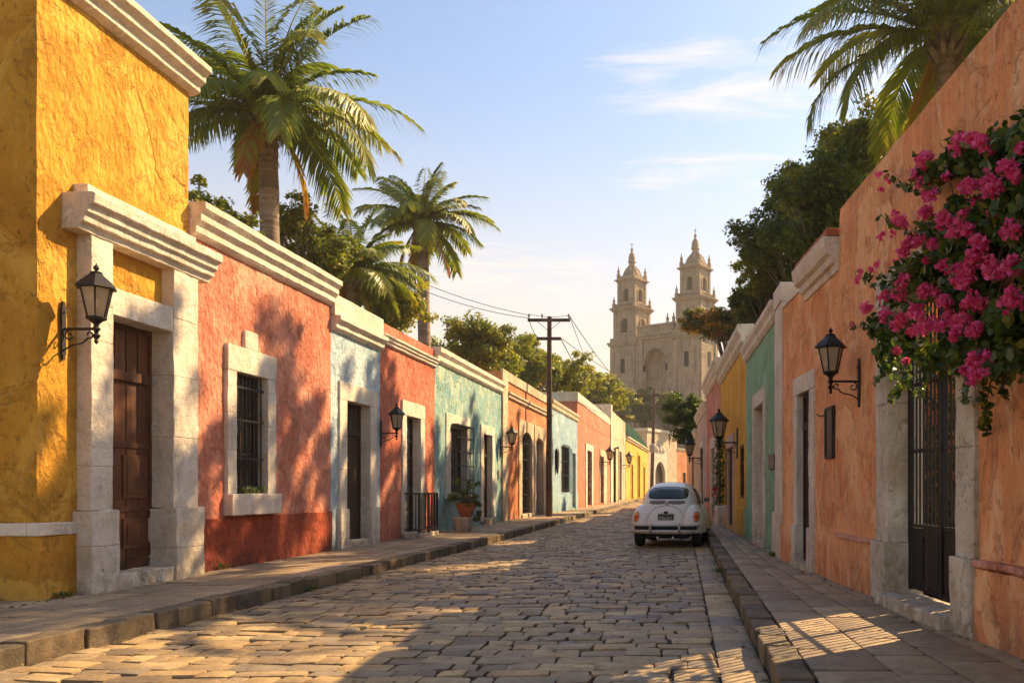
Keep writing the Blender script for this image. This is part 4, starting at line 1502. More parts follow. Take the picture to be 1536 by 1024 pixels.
bush('trailing_plant', 'small plant trailing below the white sill pot of the teal window', 'potted plant', sp + Vector((0, 0, 0.17)),
     [sp + Vector(p) for p in ((0.1, -0.05, 0.2), (0.2, -0.15, 0.0), (0.22, -0.1, -0.2), (0.15, -0.18, -0.3), (-0.05, 0.1, 0.22))], [0.12] * 5, 45, 0.08, M['leaf_pot'], seed=5)
sp = LW.pt(16.2, 1.5, -0.02)
bush('sill_plant', 'low green plant on the sill behind the bars of the coral house window', 'plant', sp,
     [LW.pt(15.9 + 0.14 * k, 1.57, 0.0) for k in range(6)], [0.09] * 6, 40, 0.07, M['leaf_pot'], seed=6)

# climbing plant with red flowers on the right row
cx_ = [R2.pt(33.2 + 0.5 * math.sin(k * 2.1), 0.7 + k * 0.22, 0.15) for k in range(13)]
M['bract_red'] = leafmat('red_petals', (0.45, 0.02, 0.015), (0.6, 0.05, 0.03), None, 0, 0.3)
bush('climbing_plant', 'dark climber with a few red flowers between the golden and rose houses', 'climber', R2.pt(33.2, 0.2, 0.2), cx_, [0.26] * 13, 70, 0.13, M['leaf_dark'], seed=7,
     flower=([R2.pt(32.6, 1.5, 0.36), R2.pt(33.0, 1.3, 0.36), R2.pt(33.8, 1.6, 0.3)], 0.14, 18, 0.09, M['bract_red']))
b = B()
rbox(b, R2, 31.9, 33.6, 0.12, 0.95, 0.0, 0.35, 0.2, 0.015, 4)
tag(b.build('planter_block', M['white'], bevel=0.03), 'whitewashed masonry block at the foot of the climber beyond the car', 'planter')

# weeds
M['weed'] = leafmat('weed_leaf', (0.04, 0.08, 0.015), (0.12, 0.16, 0.03), None, 0, 0.3)
wspots = [((LW.pt(15.0, SW, 0.10)), 0.16, 'weed tuft at the foot of the coral red plinth beside the white doorway block'),
          ((LW.pt(11.2, SW, 0.12)), 0.10, 'tiny weed at the foot of the ochre wall before the doorway'),
          (Vector((kr(16.2) - 0.05, 16.2, 0.02)), 0.13, 'small weed growing in the gutter against the right kerb'),
          (Vector((kl(13.5) + 0.06, 13.5, 0.0)), 0.10, 'small weed sprouting along the left kerb'),
          (R2.pt(18.0, SW, 0.14), 0.12, 'weed at the base of the white pilaster on the right')]
for i, (p, h, lab) in enumerate(wspots):
    g = np.random.default_rng(20 + i)
    n = 70
    a = g.uniform(0, 6.28, n); rr = g.uniform(0, h * 1.1, n); hh = g.uniform(0.3, 1.0, n) * h
    base = np.array(p) + np.stack([rr * np.cos(a), rr * np.sin(a), np.zeros(n)], 1)
    tip = base + np.stack([np.cos(a) * hh * 0.6, np.sin(a) * hh * 0.6, hh], 1)
    sd = np.stack([-np.sin(a), np.cos(a), np.zeros(n)], 1) * (0.009)
    mid = (base + tip) / 2 + np.array([0, 0, 0.02])
    q = np.stack([base, mid + sd, tip, mid - sd], 1).reshape(-1, 3)
    tag(np_mesh('weed', q, 4, M['weed'], None, g.uniform(0.001, 1, n)), lab, 'weed')

# ================================================================== utility poles and cables
P1 = Vector((-161 / 1300 * 43.2, 43.2, SW))


def upole(label, base, h, r0, r1, arms, lean=0.0, drum=False):
    t = thing('utility_pole', label, 'utility pole', tuple(base))
    b = B()
    n = 8
    tube(b, [base + Vector((lean * (i / n), 0, h * i / n - 0.1)) + nz((i, base.y, 0), 1.3, 0.02) for i in range(n + 1)], [r0 + (r1 - r0) * i / n for i in range(n + 1)], 12)
    b.build('post', M['pole_wood'], t, smooth=True, angle=60)
    for (z, half, th) in arms:
        b = B()
        rbox(b, WORLD, base.x - half + lean, base.x + half + lean, base.z + z - th, base.z + z + th, -base.y + r1 + 0.005, -base.y + r1 + 0.13)
        arm = b.build('cross_arm', M['pole_wood'], t, bevel=0.01)
        if half > 0.8:
            for k in (-0.94, -0.32, 0.94):
                b = B()
                c = Vector((base.x + lean + half * k, base.y - r1 - 0.07, base.z + z + th))
                lathe(b, c, [(0.02, 0), (0.02, 0.08), (0.055, 0.09), (0.06, 0.13), (0.045, 0.15), (0.055, 0.17), (0.04, 0.21), (0.02, 0.24)], 10)
                b.build('insulator', M['porcelain'], arm, smooth=True)
            b = B()
            for sg in (-1, 1):
                tube(b, [Vector((base.x + lean + sg * half * 0.55, base.y - r1 - 0.14, base.z + z - th)), Vector((base.x + lean, base.y - r1 - 0.05, base.z + z - 0.55))], 0.014, 5)
            b.build('brace', M['iron'], arm)
    if drum:
        b = B()
        c = base + Vector((0.1, -0.32, h * 0.42))
        lathe(b, c, [(0.02, 0), (0.30, 0.05), (0.34, 0.2), (0.34, 0.85), (0.30, 1.0), (0.1, 1.08)], 12)
        b.build('transformer', M['grey_door'], t, smooth=True, angle=40)
    return t


upole('brown wooden power pole on the left pavement before the orange house', P1, 10.05, 0.17, 0.11, ((9.75, 1.05, 0.075), (8.83, 0.60, 0.075)))
P2 = Vector((-0.62, 103.0, SW))
upole('far thin power pole behind the parked car, against the cathedral', P2, 13.3, 0.24, 0.16, ((12.4, 2.3, 0.11), (11.0, 0.5, 0.1)), 0.35, True)


def cable(a, c, sag, label, r=0.016):
    b = B()
    n = 24
    pts = []
    for i in range(n + 1):
        u = i / n
        p = Vector(a) * (1 - u) + Vector(c) * u
        p.z -= sag * 4 * u * (1 - u)
        pts.append(p)
    tube(b, pts, r, 5)
    return tag(b.build('power_cable', M['cable'], smooth=True), label, 'cable', 'cables strung from the wooden pole')


aL = P1 + Vector((-0.98, -0.17, 10.0)); aR = P1 + Vector((0.99, -0.17, 10.0)); bR = P1 + Vector((0.55, -0.15, 8.9)); bL = P1 + Vector((-0.55, -0.15, 8.9))


def up(px, py, y):
    return Vector(((px - CX) / F * y, y, EYE + (CY - py) / F * y))


cable(aL, up(575, 398, 37.5), 0.25, 'upper cable from the wooden pole towards the left palms')
cable(aL - Vector((0, 0, 0.15)), up(575, 410, 38.5), 0.3, 'lower cable from the wooden pole towards the left palms')
cable(aL + Vector((0, 0, 0.05)), aR, 0.12, 'short cable along the top arm of the wooden pole', 0.012)
cable(aL - Vector((0, 0, 0.25)), bL, 0.15, 'jumper cable hanging between the two arms of the wooden pole', 0.018)
p2t = P2 + Vector((0.35, -0.2, 0))
cable(aR, p2t + Vector((-2.1, 0, 12.7)), 0.8, 'cable from the right end of the top arm to the far pole', 0.022)
cable(bR, p2t + Vector((1.9, 0, 12.7)), 0.8, 'cable from the lower arm to the far end of the far pole', 0.018)
cable(aR, LW.pt(84, 8.0, 0.1), 0.15, 'steep thin cable from the top arm down to the far rooftops', 0.016)
cable(bR, LW.pt(78, 8.3, 0.1), 0.2, 'steep thick cable from the lower arm down to the salmon house', 0.024)
cable(p2t + Vector((-2.1, 0, 12.7)), (-12, 140, 13), 0.5, 'cable running on from the far pole to the left trees', 0.025)
cable(p2t + Vector((2.1, 0, 12.7)), (6, 150, 13.0), 0.5, 'cable running on from the far pole to the right', 0.025)

# ================================================================== palms
def palmleaf():
    t = NT('palm_leaf')
    r = t.attr()
    rp = t.N.new('ShaderNodeValToRGB')
    e = rp.color_ramp.elements
    cols = [(0.0, (0.07, 0.125, 0.018)), (0.45, (0.18, 0.25, 0.03)), (0.72, (0.36, 0.34, 0.045)), (0.86, (0.38, 0.23, 0.035)), (1.0, (0.36, 0.14, 0.035))]
    while len(e) < len(cols): e.new(0.5)
    for k, (p, c) in enumerate(cols):
        e[k].position = p; e[k].color = c + (1,)
    t.L.new(r, rp.inputs[0])
    c = rp.outputs[0]
    t.out(c, 0.42, None, 0.45)
    tr = t.N.new('ShaderNodeBsdfTranslucent')
    t.L.new(t.mix(1.0, c, (1.3, 1.15, 0.5), 'MULTIPLY'), tr.inputs['Color'])
    ms = t.N.new('ShaderNodeMixShader'); ms.inputs[0].default_value = 0.45
    t.L.new(t.bsdf.outputs[0], ms.inputs[1]); t.L.new(tr.outputs[0], ms.inputs[2])
    t.L.new(ms.outputs[0], t.N['Material Output'].inputs['Surface'])
    return t.mat


M['palm_leaf'] = palmleaf()
t = NT('palm_bark'); o_ = t.map(); zz = t.map((0.2, 0.2, 5))
rg = t.noise(zz, 1.6, 4, 0.6, 0.2)
c_ = t.mix(t.ramp(rg, 0.4, 0.62), (0.30, 0.23, 0.17), (0.16, 0.115, 0.08))
c_ = t.mix(t.ramp(t.noise(o_, 4, 6, 0.7), 0.5, 0.72), c_, (0.10, 0.07, 0.05))
M['palm_bark'] = t.out(c_, 0.9, t.bump(rg, 0.8, 0.04))


def palm(label, base, top, L, nf, seed, r0, r1, lean=(0, 0), old=4, els=None, leafw=0.045, boot=True, llen=0.25):
    base = Vector(base); top = Vector(top)
    t = thing('palm_tree', label, 'palm tree', tuple(base))
    g = random.Random(seed)
    b = B()
    n = 22
    pts, rad = [], []
    for i in range(n + 1):
        u = i / n
        p = base.lerp(top, u) + Vector((lean[0] * math.sin(u * math.pi), lean[1] * math.sin(u * math.pi), 0))
        pts.append(p)
        rad.append((r0 + (r1 - r0) * u) * (1 + 0.05 * math.sin(i * 2.2)) * (1.0 + 0.35 * max(0, 0.12 - u) / 0.12))
    tube(b, pts, rad, 14)
    b.build('trunk', M['palm_bark'], t, smooth=True, angle=60)
    V, RN = [], []

    def quad(a, b_, c, d, rv):
        V.extend([a[:], b_[:], c[:], d[:]]); RN.append(rv)
    for k in range(nf):
        az = k * 2.39996 + g.uniform(-0.25, 0.25)
        isold = k >= nf - old
        f = k / max(1, nf - old - 1)
        e0 = R(82 - 76 * min(1, f) ** 0.85 + g.uniform(-6, 6)) if not isold else R(g.uniform(-30, -62))
        droop = R(g.uniform(48, 78)) * (0.8 + 0.4 * min(1, f)) if not isold else R(g.uniform(22, 40))
        ll = L * g.uniform(0.85, 1.1) * (0.8 + 0.2 * min(1, f * 2)) * (0.72 if isold else 1)
        m = 15
        p = Vector(top) + Vector((0, 0, 0.02 * k * 0))
        h = Vector((math.cos(az), math.sin(az), 0))
        side0 = Vector((-math.sin(az), math.cos(az), 0))
        rach = [p.copy()]
        tang = []
        twist = g.uniform(-0.35, 0.35)
        for i in range(m):
            u = (i + 0.5) / m
            e = e0 - droop * u ** 1.25
            d = h * math.cos(e) + Vector((0, 0, math.sin(e))) + side0 * twist * u * 0.5
            d.normalize(); tang.append(d)
            rach.append(rach[-1] + d * (ll / m))
        tang.append(tang[-1])
        tone = g.uniform(0.10, 0.45) if not isold else g.uniform(0.70, 0.84)
        for i in range(m):                  # rachis strip
            w0 = 0.035 * (1 - i / m) + 0.008; w1 = 0.035 * (1 - (i + 1) / m) + 0.008
            sd = side0; upv = tang[i].cross(sd)
            rv = min(0.99, tone + 0.35)
            quad(rach[i] - sd * w0, rach[i] + sd * w0, rach[i + 1] + sd * w1, rach[i + 1] - sd * w1, rv)
            quad(rach[i] - upv * w0, rach[i] + upv * w0, rach[i + 1] + upv * w1, rach[i + 1] - upv * w1, rv)
        nl = int(74 * (0.8 if isold else 1))
        for q in range(nl):
            u = 0.12 + 0.88 * (q + g.random()) / nl
            x = u * m; i = min(m - 1, int(x)); w = x - i
            p = rach[i].lerp(rach[i + 1], w); d = tang[i]
            upv = side0.cross(d) if abs(d.dot(side0)) < 0.9 else Vector((0, 0, 1))
            ln = ll * llen * (math.sin(math.pi * min(1, 0.13 + 0.80 * u)) ** 0.6) * g.uniform(0.8, 1.15)
            for s in (-1, 1):
                dv = side0 * s * g.uniform(0.75, 1.0) + d * (0.55 + 0.5 * u) + upv * g.uniform(-0.05, 0.40) + Vector((0, 0, -0.15))
                dv.normalize()
                dr = g.uniform(0.30, 0.75)
                m1 = p + dv * ln * 0.5 + Vector((0, 0, -0.06 * ln * dr))
                tip = p + dv * ln * 0.88 + Vector((0, 0, -ln * dr * 0.55))
                wd = (dv.cross(Vector((0, 0, 1)) * 0.6 + d * 0.8))
                if wd.length < 1e-3: wd = d.copy()
                wd.normalize(); wd *= leafw * g.uniform(0.7, 1.1) * 0.5
                rv = min(0.999, max(0.01, tone + g.uniform(-0.14, 0.20) + (0.16 if u > 0.8 else 0)))
                quad(p - wd * 0.5, p + wd * 0.5, m1 + wd, m1 - wd, rv)
                quad(m1 - wd, m1 + wd, tip + wd * 0.12, tip - wd * 0.12, min(0.999, rv + 0.05))
    np_mesh('crown', [tuple(v) for v in V], 4, M['palm_leaf'], t, RN)
    if boot:                                # old leaf bases round the neck
        b = B()
        for k in range(16):
            a = k * 2.4; z = -0.75 + 0.05 * k
            c = top + Vector((math.cos(a) * r1 * 0.7, math.sin(a) * r1 * 0.7, z))
            tube(b, [c, c + Vector((math.cos(a) * r1 * 0.9, math.sin(a) * r1 * 0.9, 0.28)), c + Vector((math.cos(a) * r1 * 1.5, math.sin(a) * r1 * 1.5, 0.6))], [r1 * 0.42, r1 * 0.34, r1 * 0.12], 6)
        b.build('leaf_base', M['palm_bark'], t)
    return t


def pp(px, py, y):
    v = up(px, py, y); return v


c = pp(402, 172, 27); palm('tallest palm, rising behind the coral house with a full dark crown', (c.x - 0.1, 27, 0), c, 4.6, 38, 3, 0.36, 0.27, (0.1, 0), 3, leafw=0.085)
c = pp(634, 335, 42); palm('slender palm with smooth trunk behind the red and teal houses', (c.x + 0.45, 42, 0), c, 3.7, 36, 8, 0.40, 0.25, (-0.1, 0), 3, leafw=0.085)
c = pp(528, 412, 34); palm('low bushy palm between the two taller ones on the left', (c.x - 0.3, 34, 0), c, 3.3, 36, 15, 0.25, 0.2, (0.2, 0), 2, leafw=0.080)
c = pp(1418, 62, 24); palm('palm hanging yellow-green fronds over the high burnt orange wall', (c.x + 0.2, 24, 0), c, 5.4, 36, 27, 0.34, 0.25, (0, 0), 2, leafw=0.080)

# ================================================================== broadleaf trees
def tree(label, base, crown, rad, ncl, nl, leaf, mat, seed, clr=None, name='tree', group=None, tr=0.2, lobes=9, cat='tree'):
    base = Vector(base); crown = Vector(crown)
    g = np.random.default_rng(seed)
    t = thing(name, label, cat, tuple(base), group)
    rad = np.array(rad, float)
    lo = []
    for k in range(lobes):
        d = rand_unit(g, 1)[0]; d[2] = d[2] * 0.8 + 0.1
        lo.append((d * rad * g.uniform(0.42, 0.72), g.uniform(0.34, 0.52)))
    lo.append((np.zeros(3), 0.5))
    cen, rr = [], []
    rm = rad.mean()
    for k in range(ncl):
        c, s = lo[k % len(lo)]
        d = rand_unit(g, 1)[0]
        if d[2] < -0.3: d[2] *= 0.4
        p = np.array(crown) + c + d * rad * s * g.uniform(0.55, 1.05)
        cen.append(p); rr.append((clr or rm * 0.17) * g.uniform(0.7, 1.35))
    v, r = leaf_cloud(g, cen, rr, nl, leaf, 0.7, 0.52, 0.5, 0.5)
    # each clump has a tone of its own
    tone = np.repeat(g.uniform(-0.28, 0.28, len(cen)), nl)
    r = np.clip(r * 0.6 + 0.2 + tone, 0.01, 0.99)
    np_mesh('crown', v, 4, mat, t, r)
    b = B()
    fork = base.lerp(crown, 0.62); fork.z = min(fork.z, crown.z - rad[2] * 0.45)
    mid = base.lerp(fork, 0.5) + nz(base + Vector((seed, 0, 0)), 1, 0.3)
    tube(b, [base, mid, fork, crown], [tr * 1.25, tr, tr * 0.85, tr * 0.3], 9)
    for k in range(0, len(cen), max(1, len(cen) // 26)):
        q = Vector(cen[k])
        m = fork.lerp(q, 0.5) + Vector((0, 0, 0.1 * rm)) + nz(q, 0.7, 0.25)
        tube(b, [fork.lerp(crown, float(g.uniform(0, 0.5))), m, q], [tr * 0.45, tr * 0.24, tr * 0.07], 6)
    b.build('trunk', M['bark'], t, smooth=True)
    return t


G1 = 'trees behind the left houses'
G2 = 'trees behind the right houses'


def tp_(label, px, py, y, r, ncl, nl, leaf, mat, seed, group, dx=0.0, **k):
    c = up(px, py, y)
    return tree(label, (c.x + dx, y + 0.2, 0), c, r, ncl, nl, leaf, M[mat], seed, group=group, **k)


tp_('small tree showing between the ochre house and the tallest palm', 318, 340, 23.5, (1.5, 1.3, 1.5), 80, 70, 0.16, 'leaf_mid', 41, G1, -0.4)
tp_('dark round tree right behind the trunk of the tallest palm', 452, 375, 31, (2.0, 1.8, 2.1), 120, 80, 0.18, 'leaf_mid', 42, G1)
tp_('dark tree under the low bushy palm', 560, 455, 37.5, (2.6, 2.1, 2.1), 130, 80, 0.2, 'leaf_bright', 43, G1, -0.3)
tp_('sunlit tree right of the slender palm trunk', 694, 520, 48, (2.7, 2.4, 2.6), 140, 80, 0.22, 'leaf_mid', 44, G1, -0.3)
tp_('broad yellow-green tree above the teal and orange roofs', 757, 540, 54, (3.0, 2.4, 2.5), 150, 80, 0.24, 'leaf_bright', 45, G1, -0.5)
tp_('feathery tree seen just right of the wooden pole', 838, 570, 70, (3.4, 2.6, 2.6), 140, 75, 0.28, 'leaf_bright', 46, G1, -2.0)
tp_('bright tree above the salmon house coping', 893, 592, 93, (3.8, 3, 3.4), 140, 75, 0.34, 'leaf_bright', 47, G1, -2)
tp_('far tree left of the cathedral foot', 925, 612, 150, (4.6, 4, 5.0), 100, 60, 0.5, 'leaf_bright', 48, G1)
tp_('tall tree behind the light blue house', 792, 555, 63, (2.8, 2.4, 2.4), 130, 75, 0.26, 'leaf_mid', 49, G1, -0.8)
tp_('dusky tree at the foot of the cathedral front', 966, 612, 156, (4.3, 3, 4.6), 100, 60, 0.5, 'leaf_dark', 50, G1)
tp_('round green tree below the cathedral, left of the overhanging branches', 1006, 618, 150, (3.6, 3, 4.2), 100, 60, 0.5, 'leaf_mid', 51, G2, -0.9)
tp_('great dark tree over the right roofs, left of the cornice fragment', 1205, 365, 40, (3.2, 2.8, 3.9), 300, 95, 0.21, 'leaf_dark', 52, G2, 0.4, tr=0.2, lobes=15)
tp_('dark tree closest behind the high burnt orange wall', 1300, 275, 33, (2.8, 2.4, 3.3), 230, 95, 0.20, 'leaf_mid', 53, G2, 0.4, tr=0.28)
tp_('lower dark tree above the green house parapet', 1160, 475, 45, (2.6, 2, 2.6), 200, 85, 0.2, 'leaf_dark', 54, G2, 0.7)
tp_('flame coloured tree in front of the right cathedral tower', 1082, 490, 56, (3.0, 1.8, 2.3), 270, 75, 0.2, 'leaf_flame', 55, G2, 2.0)
tp_('mid-height dark tree under the crown of the great one on the right', 1150, 405, 43, (2.2, 1.8, 2.4), 150, 85, 0.2, 'leaf_mid', 58, G2, 0.6, tr=0.15)
tp_('leafy tree filling the gap between the cornice fragment and the great dark tree', 1245, 330, 30, (2.2, 1.8, 2.6), 170, 90, 0.18, 'leaf_dark', 57, G2, 0.5, tr=0.16)
# the branch that hangs over the street beyond the car
c = up(1025, 648, 60)
tree('tree bending over the right roofs with branches hanging above the street', (6.8, 60.5, 0), c, (1.7, 1.8, 3.0), 170, 75, 0.18, M['leaf_dark'], 56, group=G2, tr=0.16)
# unseen tall trees added behind the garden wall to dapple the left fronts with shade
for i, (x, y, z, r) in enumerate(((14.5, 29.8, 24.6, 2.5), (14.5, 34.8, 25.3, 2.6), (15.0, 39.6, 25.4, 2.6), (16.0, 45.0, 25.8, 2.7), (18.0, 52.0, 27.2, 2.8), (19.0, 59.5, 28.0, 2.8), (21.0, 68, 29.5, 3.0))):
    tree(('unseen shade tree added behind the high wall, %s' % ('nearest the gate', 'second from the gate', 'third from the gate', 'fourth from the gate', 'fifth from the gate', 'sixth from the gate', 'farthest from the gate')[i]),
         (x + 0.5, y, 0), (x, y, z), (r, r * 1.15, r * 1.05), 50, 60, 0.30, M['leaf_dark'], 70 + i, group='added shade trees behind the garden wall', tr=0.2, clr=0.36)

# ================================================================== bougainvillea
def bougainvillea():
    t = thing('bougainvillea', 'bougainvillea with magenta blossom hanging over the iron gate', 'climber', tuple(R1.pt(6.6, 0.15, 0.2)))
    g = np.random.default_rng(9)
    rnd = random.Random(9)
    outline = [(1372, 262), (1430, 222), (1500, 205), (1700, 150), (2300, 40), (2300, 800), (1640, 600), (1545, 555), (1480, 545), (1440, 560), (1395, 545), (1350, 580), (1322, 545), (1300, 490), (1345, 425), (1385, 345), (1405, 300)]

    def inside(x, y):
        c = False
        j = len(outline) - 1
        for i in range(len(outline)):
            xi, yi = outline[i]; xj, yj = outline[j]
            if (yi > y) != (yj > y) and x < (xj - xi) * (y - yi) / (yj - yi) + xi: c = not c
            j = i
        return c

    def wp(px, py, o):
        d = R1.D(px, o)
        return R1.pt(d + R1.n.y * 0, EYE + (CY - py) / F * d, o)
    cen, rad = [], []
    while len(cen) < 430:
        px, py = rnd.uniform(1290, 1760), rnd.uniform(120, 640)
        if not inside(px, py): continue
        if px > 1560 and rnd.random() < 0.5: continue
        dens = noise.noise(Vector((px * 0.016, py * 0.016, 3)))
        if dens < -0.22: continue
        core = min(1, max(0, (px - 1320) / 220))
        cen.append(wp(px, py, rnd.uniform(0.06, 0.16 + 0.42 * core))); rad.append(rnd.uniform(0.09, 0.2))
    # sprays that reach out over the wall
    sprays = [((1400, 290), (1330, 262)), ((1420, 250), (1372, 232)), ((1390, 350), (1322, 322)), ((1370, 395), (1300, 412)), ((1350, 430), (1288, 410)), ((1345, 470), (1275, 488)),
              ((1340, 520), (1310, 575)), ((1395, 540), (1375, 590)), ((1360, 540), (1335, 600)), ((1470, 540), (1480, 650)), ((1500, 530), (1506, 590)), ((1455, 550), (1445, 598)), ((1490, 540), (1468, 640)), ((1440, 230), (1425, 205)), ((1500, 215), (1490, 192))]
    stems = B()
    sm, smr = [], []
    for (a, c) in sprays:
        pts = []
        for i in range(9):
            u = i / 8
            o = 0.30 * (1 - u) + 0.14
            p = wp(a[0] + (c[0] - a[0]) * u, a[1] + (c[1] - a[1]) * u + 10 * math.sin(u * 3), o)
            pts.append(p)
            if i > 0: sm.append(p); smr.append(0.055)
        tube(stems, pts, [0.008 - 0.0006 * i for i in range(9)], 5)
    v1, r1 = leaf_cloud(g, cen, rad, 30, 0.105, 0.9, 0.74, 0.1, 0.6)
    v2, r2 = leaf_cloud(g, sm, smr, 4, 0.085, 1.0, 0.7, 0.1, 0.6)
    # make each leaf a heart shape: base, shoulders, waist, tip -> 6 corners
    q = np.concatenate([v1, v2]).reshape(-1, 4, 3)
    a, b1, c, b2 = q[:, 0], q[:, 1], q[:, 2], q[:, 3]
    six = np.stack([a, a * 0.72 + b1 * 0.55 - c * 0.27, b1 * 0.9 + c * 0.1, c, b2 * 0.9 + c * 0.1, a * 0.72 + b2 * 0.55 - c * 0.27], axis=1).reshape(-1, 3)
    lm = leafmat('bougainvillea_leaf', (0.03, 0.065, 0.014), (0.13, 0.18, 0.035), (0.26, 0.22, 0.03), 0.25, 0.36, 0.4)
    np_mesh('foliage', six, 6, lm, t, np.concatenate([r1, r2]))
    # blossom
    rr = [(330, 215), (345, 200), (310, 280), (490, 120), (585, 110), (735, 245), (545, 305), (635, 300), (660, 330), (380, 380), (340, 455), (440, 495), (490, 490), (470, 540), (755, 515), (580, 585), (270, 590), (320, 575), (260, 650), (215, 495), (240, 780), (210, 830), (160, 860), (70, 905), (350, 810), (310, 905), (515, 765), (590, 650), (640, 720), (750, 690), (440, 860), (580, 880), (760, 870), (210, 970), (340, 1000), (420, 980), (520, 980), (590, 1000), (500, 740), (555, 715)]
    pts = [(1280 + x / 3.2, 180 + y / 3.2) for x, y in rr] + [(1456, 537), (1462, 564), (1437, 493), (1353, 481), (1375, 490), (1330, 470)]
    cc, cr = [], []
    for (px, py) in pts:
        n = 2
        for k in range(n):
            cc.append(wp(px + rnd.uniform(-8, 8), py + rnd.uniform(-7, 7), 0.30 + 0.36 * min(1, max(0, (px - 1320) / 220)) + rnd.uniform(-0.05, 0.08))); cr.append(0.078)
    for k in range(16):
        px, py = rnd.uniform(1550, 1740), rnd.uniform(180, 560)
        cc.append(wp(px, py, 0.6)); cr.append(0.13)
    k = 0
    while k < 30:
        px, py = rnd.uniform(1290, 1560), rnd.uniform(190, 590)
        if not inside(px, py): continue
        cc.append(wp(px, py, 0.28 + 0.36 * min(1, max(0, (px - 1320) / 220)) + rnd.uniform(-0.05, 0.08))); cr.append(rnd.uniform(0.035, 0.06)); k += 1
    v, r = leaf_cloud(g, cc, cr, 46, 0.050, 1.0, 0.85, 0.15, 0.6)
    sp = [wp(x, y, 0.17) for x, y in ((1318, 262), (1330, 270), (1322, 285), (1325, 350), (1320, 358), (1315, 397), (1308, 405), (1292, 408), (1278, 485), (1286, 418), (1345, 392), (1350, 335), (1340, 350))]
    v2, r2 = leaf_cloud(g, sp, [0.05] * len(sp), 9, 0.065, 1.0, 0.8, 0.1, 0.6)
    bm_ = leafmat('bougainvillea_bract', (0.68, 0.035, 0.21), (0.90, 0.17, 0.42), None, 0, 0.42, 0.6)
    np_mesh('blossom', np.concatenate([v, v2]), 4, bm_, t, np.concatenate([r, r2]))
    # woody stems up the wall
    for k in range(6):
        s = 5.2 + 0.12 * k
        tgt = cen[k * 37]
        pts = [R1.pt(s, 0.15, 0.12), R1.pt(s, 1.6, 0.10), R1.pt(s + 0.05, 3.2, 0.12), R1.pt(s + 0.3, 4.3, 0.16)]
        a_ = pts[-1]
        for i in range(1, 5):
            u = i / 4
            p = Vector(a_).lerp(tgt, u) + nz((k, i, 0), 1.7, 0.10); pts.append(p)
        tube(stems, pts, [0.035 - 0.004 * i for i in range(8)], 7)
    for k in range(0, len(cen), 5):
        p = cen[k]; q_ = cen[(k + 41) % len(cen)]
        if (p - q_).length < 1.6: tube(stems, [p, (p + q_) / 2 + Vector((0, 0, 0.06)), q_], 0.007, 5)
    stems.build('stem', M['bark'], t)


bougainvillea()
hc = [Vector((rx, 12.75 + ry, rz)) for rx, ry, rz in [(3.15 + 0.28 * (k % 12), 0.12 * math.sin(k * 1.7), 0.35 + 0.42 * (k // 12)) for k in range(108)]]  # added hedge, set behind the gate so the view through it stays dark
bush('hedge', 'dark hedge added in the garden to darken the view through the gate', 'hedge', (4.6, 12.75, 0), hc, [0.27] * len(hc), 60, 0.12, M['leaf_dark'], seed=33)

# ================================================================== cathedral
def arched_side(b, fr, w, z0, z1, ow, oz0, ozs, o, depth=0.7):
    """one side of a tower stage with an arched bell opening through it"""
    h = w / 2; r = ow / 2
    n = 10
    arc = [(-r * math.cos(math.pi * i / n), ozs + r * math.sin(math.pi * i / n)) for i in range(n + 1)]
    P = lambda s, z, d=0.0: fr.pt(s, z, o - d)
    b.poly([P(-h, z0), P(-r, z0), P(-r, z1), P(-h, z1)])
    b.poly([P(r, z0), P(h, z0), P(h, z1), P(r, z1)])
    b.poly([P(-r, z0), P(r, z0), P(r, oz0), P(-r, oz0)])
    for i in range(n):
        b.poly([P(*arc[i]), P(*arc[i + 1]), P(arc[i + 1][0], z1), P(arc[i][0], z1)])
        b.poly([P(*arc[i]), P(*arc[i], depth), P(*arc[i + 1], depth), P(*arc[i + 1])])
    for s in (-r, r):
        b.poly([P(s, oz0), P(s, ozs), P(s, ozs, depth), P(s, oz0, depth)])
    b.poly([P(-r, oz0), P(r, oz0), P(r, oz0, depth), P(-r, oz0, depth)])


def ring(b, c, yaw, half, z0, z1, ex):
    fr = Fr(c, yaw)
    rbox(b, fr, -half - ex, half + ex, z0, z1, -half - ex, half + ex)


def finial(b, p, r, h):
    lathe(b, p, [(r, 0), (r * 1.1, h * 0.08), (r * 0.8, h * 0.12), (r * 0.75, h * 0.3), (r * 1.0, h * 0.36), (r * 0.9, h * 0.48), (r * 0.45, h * 0.62), (r * 0.3, h * 0.8), (r * 0.4, h * 0.86), (r * 0.05, h)], 8)


YAW = R(-35)
cath = thing('cathedral', 'weathered limestone cathedral with two bell towers at the end of the street', 'cathedral', (1, 170, 0))


